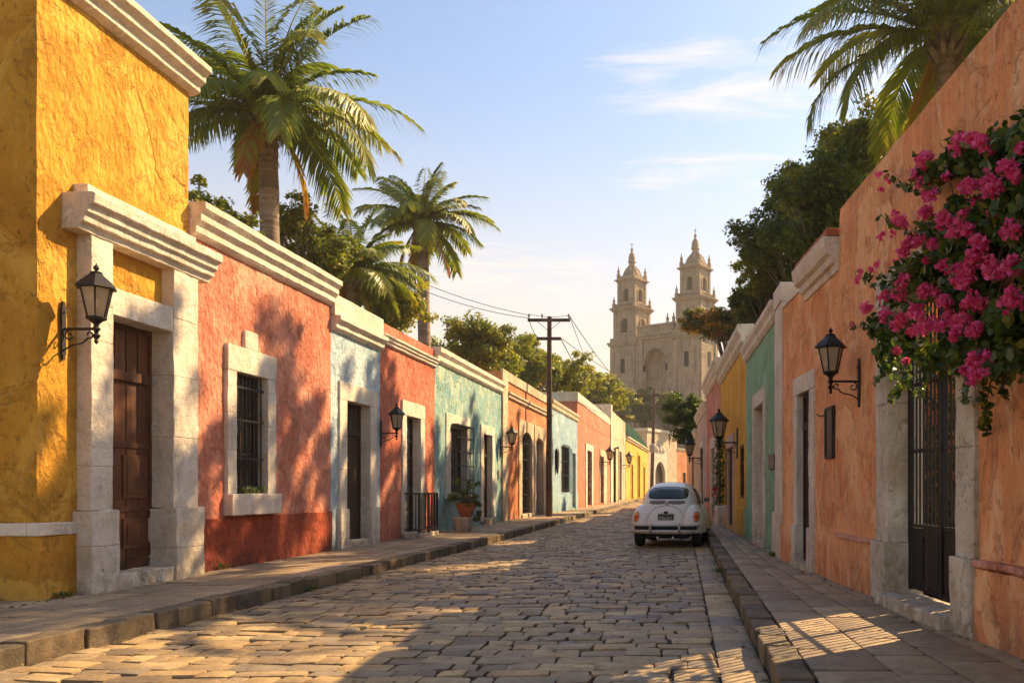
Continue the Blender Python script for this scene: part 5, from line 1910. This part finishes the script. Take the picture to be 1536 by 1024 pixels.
def tower(cx, cy):
    c = (cx, cy, 0)
    root = cath
    b = B()
    w0, w1, w2 = 6.2, 5.3, 4.15
    # base
    f4 = [Fr(c, YAW + k * math.pi / 2) for k in range(4)]
    rbox(b, Fr(c, YAW), -w0 / 2, w0 / 2, 0, 30.0, -w0 / 2, w0 / 2)
    for k in range(4):                       # shallow corner piers and a blind window on the base
        fr = f4[k]
        for s in (-1, 1):
            rbox(b, fr, s * (w0 / 2 - 0.55) - 0.45, s * (w0 / 2 - 0.55) + 0.45, 0, 29.6, w0 / 2 - 0.1, w0 / 2 + 0.16)
    ring(b, c, YAW, w0 / 2, 29.95, 30.35, 0.30)
    ring(b, c, YAW, w0 / 2, 30.352, 30.7, 0.50)
    ring(b, c, YAW, w0 / 2, 30.702, 31.6, 0.05)
    for k in range(4):
        arched_side(b, f4[k], w1, 31.55, 37.0, 1.75, 32.6, 34.6, w1 / 2)
        for s in (-1, 1):
            rbox(b, f4[k], s * (w1 / 2 - 0.45) - 0.34, s * (w1 / 2 - 0.45) + 0.34, 31.6, 36.9, w1 / 2 - 0.1, w1 / 2 + 0.13)
            rbox(b, f4[k], s * 1.13 - 0.13, s * 1.13 + 0.13, 32.4, 34.6, w1 / 2 - 0.1, w1 / 2 + 0.10)
        rbox(b, f4[k], -1.3, 1.3, 32.2, 32.55, w1 / 2 - 0.1, w1 / 2 + 0.22)
    ring(b, c, YAW, w1 / 2, 36.95, 37.25, 0.25)
    ring(b, c, YAW, w1 / 2, 37.252, 37.55, 0.50)
    ring(b, c, YAW, w1 / 2, 37.552, 37.7, 0.62)
    for k in range(4):                       # balustrade
        for s in np.linspace(-2.4, 2.4, 13):
            lathe(b, f4[k].pt(s, 37.7, 2.55), [(0.09, 0), (0.15, 0.2), (0.07, 0.5), (0.1, 0.62)], 6)
        rbox(b, f4[k], -2.4, 2.4, 38.3, 38.5, 2.45, 2.68)
        rbox(b, f4[k], 2.3, 2.85, 37.7, 38.6, 2.3, 2.85)
        finial(b, f4[k].pt(2.58, 38.6, 2.58), 0.28, 1.5)
    for k in range(4):
        arched_side(b, f4[k], w2, 37.7, 43.0, 1.25, 39.0, 40.9, w2 / 2, 0.6)
        for s in (-1, 1):
            rbox(b, f4[k], s * (w2 / 2 - 0.35) - 0.28, s * (w2 / 2 - 0.35) + 0.28, 37.75, 42.9, w2 / 2 - 0.1, w2 / 2 + 0.11)
            rbox(b, f4[k], s * 0.82 - 0.11, s * 0.82 + 0.11, 38.9, 41.0, w2 / 2 - 0.1, w2 / 2 + 0.09)
    ring(b, c, YAW, w2 / 2, 42.95, 43.2, 0.2)
    ring(b, c, YAW, w2 / 2, 43.202, 43.45, 0.48)
    ring(b, c, YAW, w2 / 2, 43.452, 44.1, 0.02)
    for k in range(4):
        rbox(b, f4[k], w2 / 2 - 0.45, w2 / 2 + 0.12, 43.46, 44.5, w2 / 2 - 0.45, w2 / 2 + 0.12)
        finial(b, f4[k].pt(w2 / 2 - 0.16, 44.5, w2 / 2 - 0.16), 0.3, 1.7)
    t_ = b.build('tower', M['cath'], root)
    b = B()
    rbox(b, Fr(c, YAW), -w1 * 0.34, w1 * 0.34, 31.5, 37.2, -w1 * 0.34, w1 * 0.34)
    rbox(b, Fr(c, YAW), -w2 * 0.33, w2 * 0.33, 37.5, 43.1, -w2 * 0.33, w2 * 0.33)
    b.build('belfry_shade_core', M['belfry_shade'], t_)  # added core, coloured dark as painted shade behind the arches
    b = B()
    lathe(b, c, [(1.95, 44.0), (2.0, 44.3), (1.85, 44.8), (1.5, 45.4), (1.0, 45.95), (0.72, 46.2), (0.72, 46.3)], 8, R(22.5) + YAW)
    for k in range(8):
        a = R(22.5) + YAW + k * math.pi / 4
        d = Vector((math.cos(a), math.sin(a), 0))
        tube(b, [Vector(c) + d * 2.0 + Vector((0, 0, 44.3)), Vector(c) + d * 1.5 + Vector((0, 0, 45.45)), Vector(c) + d * 0.75 + Vector((0, 0, 46.25))], 0.09, 6)
    b.build('dome', M['cath_dark'], t_)
    b = B()
    lathe(b, c, [(0.72, 46.2), (0.75, 46.4), (0.6, 46.5), (0.58, 46.9), (0.75, 47.05), (0.85, 47.15), (0.75, 47.3), (0.68, 48.2), (0.55, 48.7), (0.3, 49.1), (0.16, 49.35), (0.28, 49.6), (0.26, 49.85), (0.1, 50.05), (0.05, 50.2)], 12)
    q = Vector(c) + Vector((0, 0, 50.1))
    tube(b, [q, q + Vector((0, 0, 1.0))], 0.06, 6)
    tube(b, [q + Vector((-0.3, 0, 0.6)), q + Vector((0.3, 0, 0.6))], 0.06, 6)
    b.build('lantern', M['cath'], t_, smooth=True, angle=35)


TL = Vector((-5.0, 175.0, 0)); TR = Vector((7.37, 165.3, 0))
tower(TL.x, TL.y); tower(TR.x, TR.y)
mid = (TL + TR) / 2
Ff = Fr((mid.x, mid.y, 0), YAW)
half = (TR - TL).length / 2 - 3.1
b = B()
o_ = 2.4
r_ = 2.5
zs = 25.6
n = 16
arc = [(-r_ * math.cos(math.pi * i / n), zs + 1.25 * r_ * math.sin(math.pi * i / n)) for i in range(n + 1)]
P = lambda s, z, d=0.0: Ff.pt(s, z, o_ - d)
b.poly([P(-half, 0), P(-r_, 0), P(-r_, 31), P(-half, 31)])
b.poly([P(r_, 0), P(half, 0), P(half, 31), P(r_, 31)])
for i in range(n):
    b.poly([P(*arc[i]), P(*arc[i + 1]), P(arc[i + 1][0], 31), P(arc[i][0], 31)])
    b.poly([P(*arc[i]), P(*arc[i], 1.6), P(*arc[i + 1], 1.6), P(*arc[i + 1])])
    b.poly([P(*arc[i], 1.6), P(0, zs, 2.4), P(*arc[i + 1], 1.6)])
for s in (-r_, r_):
    b.poly([P(s, 0), P(s, zs), P(s, zs, 1.6), P(s, 0, 1.6)])
    b.poly([P(s, 0, 1.6), P(s, zs, 1.6), P(0, zs, 2.4), P(0, 0, 2.4)])
rbox(b, Ff, -half, half, 0, 30.9, -2, -0.1)
# moulded arch, cornice, stepped top with pinnacles
tube(b, [P(x * 1.12, zs + (z - zs) * 1.1, -0.12) for x, z in arc], 0.26, 8)
for s in (-half + 0.7, -3.4, 3.4, half - 0.7):
    rbox(b, Ff, s - 0.4, s + 0.4, 0, 30.6, o_ - 0.1, o_ + 0.3)
rbox(b, Ff, -half, half, 30.6, 31.2, -2, o_ + 0.35)
rbox(b, Ff, -half, half, 31.202, 31.5, -2, o_ + 0.6)
rbox(b, Ff, -4.2, 4.2, 31.502, 33.0, -1.5, o_ + 0.1)
rbox(b, Ff, -4.4, 4.4, 33.002, 33.4, -1.7, o_ + 0.4)
for s in (2.6, 4.0, -4.0):
    finial(b, Ff.pt(s, 33.4, o_ - 0.3), 0.35, 2.0)
for s in np.linspace(4.8, half - 0.2, 8):
    lathe(b, Ff.pt(s, 31.5, o_), [(0.1, 0), (0.18, 0.3), (0.1, 0.7), (0.12, 0.9)], 6)
b.build('west_front', M['cath'], cath, recalc=True)
b = B()
for s in (-half + 1.9, half - 1.9):
    rbox(b, Ff, s - 0.45, s + 0.45, 24.4, 27.2, o_ - 0.05, o_ + 0.06)
for (c0, k) in ((TL, 0), (TR, 0), (TL, 1), (TR, 1)):
    f = Fr(c0, YAW + k * math.pi / 2)
    rbox(b, f, -0.5, 0.5, 24.5, 27.3, 3.05, 3.16)
b.build('window', M['dark'], cath)
b = B()                                      # nave running back from the front
rbox(b, Ff, -half - 3.0, half + 3.0, 0, 26, -45, -3.3)
b.build('nave', M['cath'], cath)

# ================================================================== the white car
def paint():
    t = NT('cream_white_paint'); o = t.map()
    c = t.mix(t.ramp(t.noise(o, 3, 4), 0.35, 0.7), (0.86, 0.80, 0.68), (0.80, 0.73, 0.61))
    lo = t.N.new('ShaderNodeMapRange')
    sx = t.N.new('ShaderNodeSeparateXYZ'); t.L.new(o, sx.inputs[0])
    lo.inputs['From Min'].default_value = 0.3; lo.inputs['From Max'].default_value = 0.8
    lo.inputs['To Min'].default_value = 0.6; lo.inputs['To Max'].default_value = 0.0
    t.L.new(sx.outputs['Z'], lo.inputs['Value'])
    d = t.math('MULTIPLY', lo.outputs[0], t.ramp(t.noise(o, 9, 5, 0.7), 0.35, 0.7))
    c = t.mix(d, c, (0.26, 0.2, 0.14))
    t.out(c, 0.32, None, 0.5)
    t.bsdf.inputs['Coat Weight'].default_value = 0.35
    t.bsdf.inputs['Coat Roughness'].default_value = 0.12
    return t.mat


M['paint'] = paint()
M['chrome'] = plain('old_chrome', (0.55, 0.52, 0.47), 0.25, 0.9, 0.3, 30, 0.001)
M['rubber'] = plain('tyre_rubber', (0.018, 0.017, 0.016), 0.8, 0, 0.4, 30, 0.003)
M['lens_red'] = glassmat('red_lens', (0.45, 0.018, 0.012), 0.2)
M['lens_amber'] = glassmat('amber_lens', (0.6, 0.16, 0.02), 0.2)
M['vent'] = plain('vent_grey', (0.20, 0.17, 0.14), 0.7)
M['plate_dark'] = plain('plate_dark', (0.05, 0.055, 0.045), 0.6)
M['plate_ink'] = plain('plate_ink', (0.55, 0.52, 0.44), 0.6)


def make_car():
    car = thing('parked_car', 'cream white rounded old car parked against the right kerb, seen from behind', 'car')
    Z0 = 0.34
    ys = [0.0, 0.05, 0.12, 0.25, 0.45, 0.7, 1.0, 1.35, 1.75, 2.2, 2.5, 2.75, 2.95, 3.3, 3.65, 3.95, 4.12, 4.2]
    zt = [0.46, 0.70, 0.87, 1.05, 1.24, 1.41, 1.525, 1.59, 1.605, 1.57, 1.46, 1.26, 1.08, 1.02, 0.92, 0.74, 0.56, 0.44]
    ws = [0.46, 0.55, 0.61, 0.67, 0.72, 0.755, 0.78, 0.79, 0.79, 0.74, 0.735, 0.73, 0.70, 0.60, 0.48, 0.36, 0.24, 0.12]
    EX = 3.5
    H = lambda y: float(np.interp(y, ys, zt)) - Z0
    Wd = lambda y: float(np.interp(y, ys, ws))

    def smoothed(tab):
        yy = np.linspace(0, 4.2, 85)
        v = np.interp(yy, ys, tab)
        for _ in range(3):
            v[1:-1] = (v[:-2] + 2 * v[1:-1] + v[2:]) / 4
        return yy, v
    yy, hz = smoothed(zt); _, wz = smoothed(ws)
    H = lambda y: float(np.interp(y, yy, hz)) - Z0
    Wd = lambda y: float(np.interp(y, yy, wz))
    b = B()
    rows = []
    NA = 36
    for y in yy:
        h, w = H(y), Wd(y)
        row = []
        for k in range(NA + 1):
            a = math.pi * k / NA
            c, s = math.cos(a), math.sin(a)
            row.append(b.vert((w * math.copysign(abs(c) ** (2 / EX), c), y, Z0 + h * abs(s) ** (2 / EX))))
        rows.append(row)
    for i in range(len(rows) - 1):
        for k in range(NA):
            b.face((rows[i][k], rows[i][k + 1], rows[i + 1][k + 1], rows[i + 1][k]))
        b.face((rows[i][0], rows[i + 1][0], rows[i + 1][NA], rows[i][NA]))
    b.face(rows[0]); b.face(rows[-1][::-1])
    body = b.build('body', M['paint'], car, smooth=True, angle=50)

    def rear_y(x, z):
        lo, hi = 0.0, 1.75
        for _ in range(30):
            m = (lo + hi) / 2
            f = 1 - min(1, abs(x) / Wd(m)) ** EX
            if Z0 + H(m) * f ** (1 / EX) < z: lo = m
            else: hi = m
        return hi

    def side_x(y, z):
        f = 1 - min(1, (z - Z0) / H(y)) ** EX
        return Wd(y) * max(0, f) ** (1 / EX)

    def rrect(u, v, e=4.0):
        return u, v

    def rear_patch(name, cx, cz, hw, hh, off, mat, parent, e=4.0, ncol=22, nrow=8, bow=0.0):
        b = B()
        ringv = []
        for j in range(7):
            r = j / 6
            rowv = []
            for k in range(40):
                a = 2 * math.pi * k / 40
                c, s = math.cos(a), math.sin(a)
                x = cx + hw * r * math.copysign(abs(c) ** (2 / e), c)
                z = cz + hh * r * math.copysign(abs(s) ** (2 / e), s) - bow * ((x - cx) / hw) ** 2
                rowv.append(b.vert((x, rear_y(x, z) - off, z)))
            ringv.append(rowv)
        for j in range(6):
            for k in range(40):
                b.face((ringv[j][k], ringv[j][(k + 1) % 40], ringv[j + 1][(k + 1) % 40], ringv[j + 1][k]))
        low = [b.vert((b.v[i][0], b.v[i][1] + off + 0.02, b.v[i][2])) for i in ringv[6]]
        for k in range(40):
            b.face((ringv[6][k], ringv[6][(k + 1) % 40], low[(k + 1) % 40], low[k]))
        return b.build(name, mat, parent, smooth=True, angle=40, recalc=False)
    rear_patch('rear_window', 0, 1.330, 0.525, 0.150, 0.012, M['rubber'], car, 4.0, bow=0.02)
    rw = car.children[-1]
    g_ = rear_patch('pane', 0, 1.330, 0.500, 0.128, 0.020, M['car_glass'], rw, 4.0, bow=0.02)
    for sx in (-1, 1):                       # air slots below the window
        rear_patch('air_vent', sx * 0.245, 1.095, 0.225, 0.045, 0.007, M['vent'], car, 3.0, bow=-0.012)
    # engine lid: a raised panel with a dark joint round it
    b = B()
    lid = []
    for k in range(49):
        a = math.pi * k / 48
        x = 0.50 * math.cos(a); z = 0.50 + 0.52 * math.sin(a) ** 0.7
        lid.append(Vector((x, rear_y(x, z) - 0.004, z)))
    tube(b, lid, 0.006, 5)
    b.build('lid_joint', M['vent'], body)
    rear_patch('engine_lid', 0, 0.74, 0.40, 0.19, 0.022, M['paint'], car, 3.2)
    b = B()
    yh = rear_y(0, 1.04) - 0.02
    lathe(b, (0, yh, 1.075), [(0.03, -0.03), (0.04, -0.01), (0.04, 0.02), (0.02, 0.035)], 12)
    b.build('handle', M['chrome'], car.children[-1], smooth=True)
    # plate
    b = B()
    yp = rear_y(0, 0.75) - 0.035
    f = Fr((0, yp, 0), 0)
    rbox(b, f, -0.205, 0.205, 0.59, 0.83, 0.0, 0.014)
    pl = b.build('licence_plate', M['plate_dark'], car, bevel=0.006)
    cu = bpy.data.curves.new('plate_text', 'FONT')
    cu.body = 'ESH 011'; cu.size = 0.098; cu.align_x = 'CENTER'; cu.extrude = 0.002; cu.space_character = 1.0; cu.offset = 0.002
    to = bpy.data.objects.new('plate_text', cu); C.objects.link(to)
    bpy.context.view_layer.update()
    me = bpy.data.meshes.new_from_object(to.evaluated_get(bpy.context.evaluated_depsgraph_get()))
    bpy.data.objects.remove(to)
    me.materials.clear(); me.materials.append(M['plate_ink'])
    to = bpy.data.objects.new('lettering', me); C.objects.link(to)
    to.parent = pl
    to.location = (0, yp - 0.017, 0.655); to.rotation_euler = (R(90), 0, 0); to.scale = (1.0, 1.45, 1)
    b = B()
    rbox(b, f, -0.195, 0.195, 0.60, 0.612, 0.0145, 0.017)
    rbox(b, f, -0.195, 0.195, 0.808, 0.82, 0.0145, 0.017)
    b.build('border', M['plate_ink'], pl)
    b = B()
    lathe(b, (0, yp - 0.01, 0.86), [(0.02, -0.03), (0.05, -0.015), (0.05, 0.01), (0.02, 0.025)], 12, 0, 1.2, 0.8)
    b.build('plate_lamp', M['rubber'], car, smooth=True)

    # fenders
    def fender(sx, cy, ry, rz, rx, cz, cxx):
        b = B()
        nu, nv = 28, 22
        e = 2.4
        rows = []
        for j in range(nv + 1):
            ph = -math.pi / 2 + math.pi * j / nv
            row = []
            for i in range(nu):
                th = 2 * math.pi * i / nu
                ce = lambda v: math.copysign(abs(v) ** (2 / e), v)
                x = rx * ce(math.sin(ph))
                y = ry * ce(math.cos(ph)) * ce(math.cos(th))
                z = rz * ce(math.cos(ph)) * ce(math.sin(th))
                z = max(z, 0.36 - cz)
                row.append(b.vert((sx * (cxx + x), cy + y, cz + z)))
            rows.append(row)
        for j in range(nv):
            for i in range(nu):
                b.face((rows[j][i], rows[j][(i + 1) % nu], rows[j + 1][(i + 1) % nu], rows[j + 1][i]))
        return b.build('fender', M['paint'], car, smooth=True, angle=60)
    for sx in (-1, 1):
        fender(sx, 0.72, 0.70, 0.64, 0.36, 0.42, 0.61)
        fender(sx, 3.30, 0.70, 0.60, 0.34, 0.40, 0.59)
        b = B()                              # running board
        rbox(b, Fr((0, 0, 0), 0), sx * 0.83 - 0.12, sx * 0.83 + 0.12, 0.30, 0.36, -2.85, -1.2)
        b.build('running_board', M['rubber'], car, bevel=0.012)
        # tail light on the fender, red over amber
        cxl, czl = 0.775, 0.755

        def fy(x, z, off):
            q = 1 - abs((x - 0.61) / 0.36) ** 2.4 - abs((z - 0.42) / 0.64) ** 2.4
            return 0.72 - 0.70 * max(0.001, q) ** (1 / 2.4) - off
        for (nm, hw, hh, dz, off, mt) in (('tail_light', 0.088, 0.128, 0, 0.012, 'chrome'), ('tail_light', 0.074, 0.112, 0.0, 0.03, 'lens_amber'), ('tail_light', 0.060, 0.055, 0.0, 0.038, 'lens_red')):
            b = B()
            rr = []
            for j in range(6):
                r = j / 5
                rr.append([b.vert((sx * (cxl + hw * r * math.cos(2 * math.pi * k / 24)), fy(cxl + hw * r * math.cos(2 * math.pi * k / 24), czl + dz + hh * r * math.sin(2 * math.pi * k / 24), off * (1 - r ** 3 * 0.7)), czl + dz + hh * r * math.sin(2 * math.pi * k / 24))) for k in range(24)])
            for j in range(5):
                for k in range(24):
                    b.face((rr[j][k], rr[j][(k + 1) % 24], rr[j + 1][(k + 1) % 24], rr[j + 1][k]))
            if mt == 'chrome':
                tl = b.build('tail_light', M[mt], car, smooth=True, recalc=False)
            else:
                b.build('lens', M[mt], tl, smooth=True, recalc=False)
        # wheels
        for cy in (0.76, 3.28):
            b = B()
            prof = [(0.20, -0.125), (0.30, -0.13), (0.325, -0.105), (0.335, -0.05), (0.335, 0.05), (0.325, 0.085), (0.30, 0.10), (0.20, 0.085)]
            rings = []
            for k in range(32):
                a = 2 * math.pi * k / 32
                rings.append([b.vert((sx * 0.755 + w_, cy + r_ * math.cos(a), 0.335 + r_ * math.sin(a))) for r_, w_ in prof])
            for k in range(32):
                for j in range(len(prof)):
                    b.face((rings[k][j], rings[k][(j + 1) % len(prof)], rings[(k + 1) % 32][(j + 1) % len(prof)], rings[(k + 1) % 32][j]))
            wh = b.build('wheel', M['rubber'], car, smooth=True, angle=50)
            b = B()
            rp = [(0.21, 0.05), (0.19, 0.075), (0.13, 0.06), (0.12, 0.085), (0.06, 0.11), (0.005, 0.115)]
            rings = []
            for k in range(24):
                a = 2 * math.pi * k / 24
                rings.append([b.vert((sx * (0.755 + w_), cy + r_ * math.cos(a), 0.335 + r_ * math.sin(a))) for r_, w_ in rp])
            for k in range(24):
                for j in range(len(rp) - 1):
                    b.face((rings[k][j], rings[k][j + 1], rings[(k + 1) % 24][j + 1], rings[(k + 1) % 24][j]))
            b.build('hubcap', M['chrome'], wh, smooth=True, angle=50)

        # side windows
        def side_patch(y0, y1, z0, z1, nm, off, mat, parent, slant0=0.0, slant1=0.0):
            b = B()
            nn, mm = 12, 8
            grid = []
            for j in range(mm + 1):
                v = j / mm
                z = z0 + (z1 - z0) * v
                row = []
                for i in range(nn + 1):
                    u = i / nn
                    y = (y0 + slant0 * v) * (1 - u) + (y1 - slant1 * v) * u
                    row.append(b.vert((sx * (side_x(y, z) + off), y, z)))
                grid.append(row)
            for j in range(mm):
                for i in range(nn):
                    b.face((grid[j][i], grid[j][i + 1], grid[j + 1][i + 1], grid[j + 1][i]))
            return b.build(nm, mat, parent, smooth=True, recalc=False)
        for (y0, y1, s0_, s1_) in ((1.02, 1.62, 0.26, 0.0), (1.72, 2.62, 0.0, 0.34)):
            fw = side_patch(y0 - 0.03, y1 + 0.03, 1.05, 1.44, 'side_window', 0.006, M['rubber'], car, s0_, s1_)
            side_patch(y0, y1, 1.075, 1.42, 'pane', 0.012, M['car_glass'], fw, s0_, s1_)
        b = B()                              # door joint and handle
        pts = [Vector((sx * (side_x(1.68, z) + 0.003), 1.68, z)) for z in np.linspace(0.42, 1.46, 14)]
        tube(b, pts, 0.005, 5)
        pts = [Vector((sx * (side_x(2.72, z) + 0.003), 2.72, z)) for z in np.linspace(0.42, 1.1, 10)]
        tube(b, pts, 0.005, 5)
        b.build('door_joint', M['vent'], body)
        b = B()
        tube(b, [(sx * (side_x(1.8, 0.98) + 0.0), 1.8, 0.98), (sx * (side_x(1.8, 0.98) + 0.045), 1.82, 0.98), (sx * (side_x(1.95, 0.98) + 0.045), 1.96, 0.98), (sx * side_x(1.98, 0.98), 1.98, 0.98)], 0.011, 7)
        b.build('door_handle', M['chrome'], car, smooth=True)
        b = B()                              # wing mirror
        mx = side_x(2.6, 1.08)
        tube(b, [(sx * mx, 2.6, 1.06), (sx * (mx + 0.16), 2.56, 1.12)], 0.012, 6)
        lathe(b, (sx * (mx + 0.20), 2.55, 1.14), [(0.01, -0.06), (0.07, -0.04), (0.085, 0.0), (0.07, 0.04), (0.01, 0.06)], 12, 0, 1, 0.5)
        b.build('wing_mirror', M['vent'], car, smooth=True)
    # windscreen
    b = B()
    rows = []
    for j in range(7):
        z = 1.12 + 0.30 * j / 6
        row = []
        for i in range(13):
            x = (-0.56 + 1.12 * i / 12) * (1 - 0.15 * j / 6)
            lo, hi = 2.2, 3.1
            for _ in range(28):
                m = (lo + hi) / 2
                fq = max(0, 1 - min(1, abs(x) / Wd(m)) ** EX)
                if Z0 + H(m) * fq ** (1 / EX) > z: lo = m
                else: hi = m
            row.append(b.vert((x, lo + 0.012, z)))
        rows.append(row)
    for j in range(6):
        for i in range(12):
            b.face((rows[j][i], rows[j][i + 1], rows[j + 1][i + 1], rows[j + 1][i]))
    b.build('windscreen', M['car_glass'], car, smooth=True, recalc=False)
    for sx in (-1, 1):
        b = B()
        lathe(b, (0, 0, 0), [(0.11, 0.0), (0.115, 0.03), (0.09, 0.06), (0.01, 0.075)], 18)
        hl = b.build('headlight', M['chrome'], car, smooth=True, angle=40)
        hl.location = (sx * 0.68, 3.88, 0.72); hl.rotation_euler = (R(-65), 0, 0)
    # bumpers: a rounded blade with a rail above and over-riders
    for (y0, sg) in ((-0.16, 1), (4.34, -1)):
        b = B()

        def by(x):
            return y0 + sg * 0.20 * (abs(x) / 0.93) ** 3.0
        xs = np.linspace(-0.93, 0.93, 25)
        prof = [(-0.03, 0.36), (-0.045, 0.38), (-0.045, 0.425), (-0.03, 0.445), (0.0, 0.445), (0.0, 0.36)]
        rr = [[b.vert((x, by(x) + sg * o, z)) for o, z in prof] for x in xs]
        for i in range(len(xs) - 1):
            for k in range(6):
                b.face((rr[i][k], rr[i + 1][k], rr[i + 1][(k + 1) % 6], rr[i][(k + 1) % 6]))
        b.face(rr[0]); b.face(rr[-1][::-1])
        bp = b.build('bumper', M['bumper'], car, smooth=True, angle=45)
        b = B()
        tube(b, [(x, by(x) - sg * 0.01, 0.545) for x in np.linspace(-0.88, 0.88, 21)], 0.020, 8)
        b.build('rail', M['bumper'], bp, smooth=True)
        for x in (-0.37, 0.37):
            b = B()
            tube(b, [(x, by(x) - sg * 0.055, 0.37), (x, by(x) - sg * 0.065, 0.46), (x, by(x) - sg * 0.055, 0.56), (x, by(x), 0.585)], [0.025, 0.035, 0.03, 0.02], 9)
            b.build('over_rider', M['bumper'], bp, smooth=True)
    b = B()                                  # dark box added behind the bumper; its black stands for shade in the gap
    rbox(b, Fr((0, 0, 0), 0), -0.80, 0.80, 0.38, 0.535, -0.25, 0.045)
    b.build('bumper_gap_shade', M['rubber'], car, bevel=0.02)
    b = B()                                  # floor, engine sump, exhaust pipes
    rbox(b, Fr((0, 0, 0), 0), -0.56, 0.56, 0.22, 0.40, -3.9, -0.15)
    b.build('chassis', M['rubber'], car, bevel=0.03)
    for x in (-0.2, 0.2):
        b = B()
        tube(b, [(x, 0.5, 0.27), (x, -0.10, 0.26)], 0.026, 10)
        b.build('exhaust_pipe', M['chrome'], car, smooth=True, angle=40)
    b = B()                                  # wiring grime under the bumper: sump
    lathe(b, (-0.42, 0.25, 0.18), [(0.02, 0), (0.14, 0.03), (0.15, 0.12), (0.1, 0.16)], 12)
    b.build('silencer', M['rubber'], car, smooth=True)
    car.location = (0.24, 23.25, 0.0)
    car.rotation_euler = (0, 0, R(-7.5))
    car.scale = (1.05, 1.04, 1.11)
    return car


M['car_glass'] = glassmat('car_glass', (0.02, 0.03, 0.027), 0.1, 0.35)
M['bumper'] = plain('bumper_paint', (0.50, 0.46, 0.40), 0.35, 0.3, 0.25, 12, 0.002)
make_car()

# ================================================================== dry leaves and crumbs swept against walls and kerbs
def litter():
    g = np.random.default_rng(77)
    P, = [[]]
    rn = random.Random(77)
    for k in range(620):
        q = rn.random()
        y = 4 + 34 * rn.random() ** 1.6
        d = abs(rn.gauss(0, 0.10))
        if q < 0.30: p = R1.pt(y, SW + 0.006, 0.09 + d) if y < 17 else R2.pt(y, SW + 0.006, 0.08 + d)
        elif q < 0.55: p = LW.pt(y + 5, SW + 0.006, 0.12 + d)
        elif q < 0.75: p = Vector((kr(y) - 0.03 - d, y, 0.012))
        elif q < 0.95: p = Vector((kl(y) + 0.04 + d, y, 0.010))
        else: p = Vector((rn.uniform(kl(y), kr(y)), y, 0.012))
        P.append(p)
    v, r = leaf_cloud(g, P, [0.015] * len(P), 2, 0.055, 0.2, 0.6, 2.0, 0.5)
    v[:, 2] = np.maximum(v[:, 2], 0.006)
    m = leafmat('dry_leaf', (0.10, 0.06, 0.025), (0.30, 0.20, 0.07), (0.16, 0.16, 0.03), 0.2, 0.2)
    tag(np_mesh('leaf_litter', v, 4, m, None, r), kind='stuff')


litter()

# ================================================================== warm evening air
b = B()
rbox(b, WORLD, -420, 420, -1.2, 64, -420, 40)
hz_m = bpy.data.materials.new('haze_air'); hz_m.use_nodes = True
hn = hz_m.node_tree
for n_ in list(hn.nodes):
    if n_.type == 'BSDF_PRINCIPLED': hn.nodes.remove(n_)
pv = hn.nodes.new('ShaderNodeVolumePrincipled')
pv.inputs['Color'].default_value = (1.0, 0.94, 0.84, 1)
pv.inputs['Density'].default_value = 0.00048
pv.inputs['Anisotropy'].default_value = 0.2
hn.links.new(pv.outputs[0], hn.nodes['Material Output'].inputs['Volume'])
tag(b.build('haze', hz_m), kind='stuff')
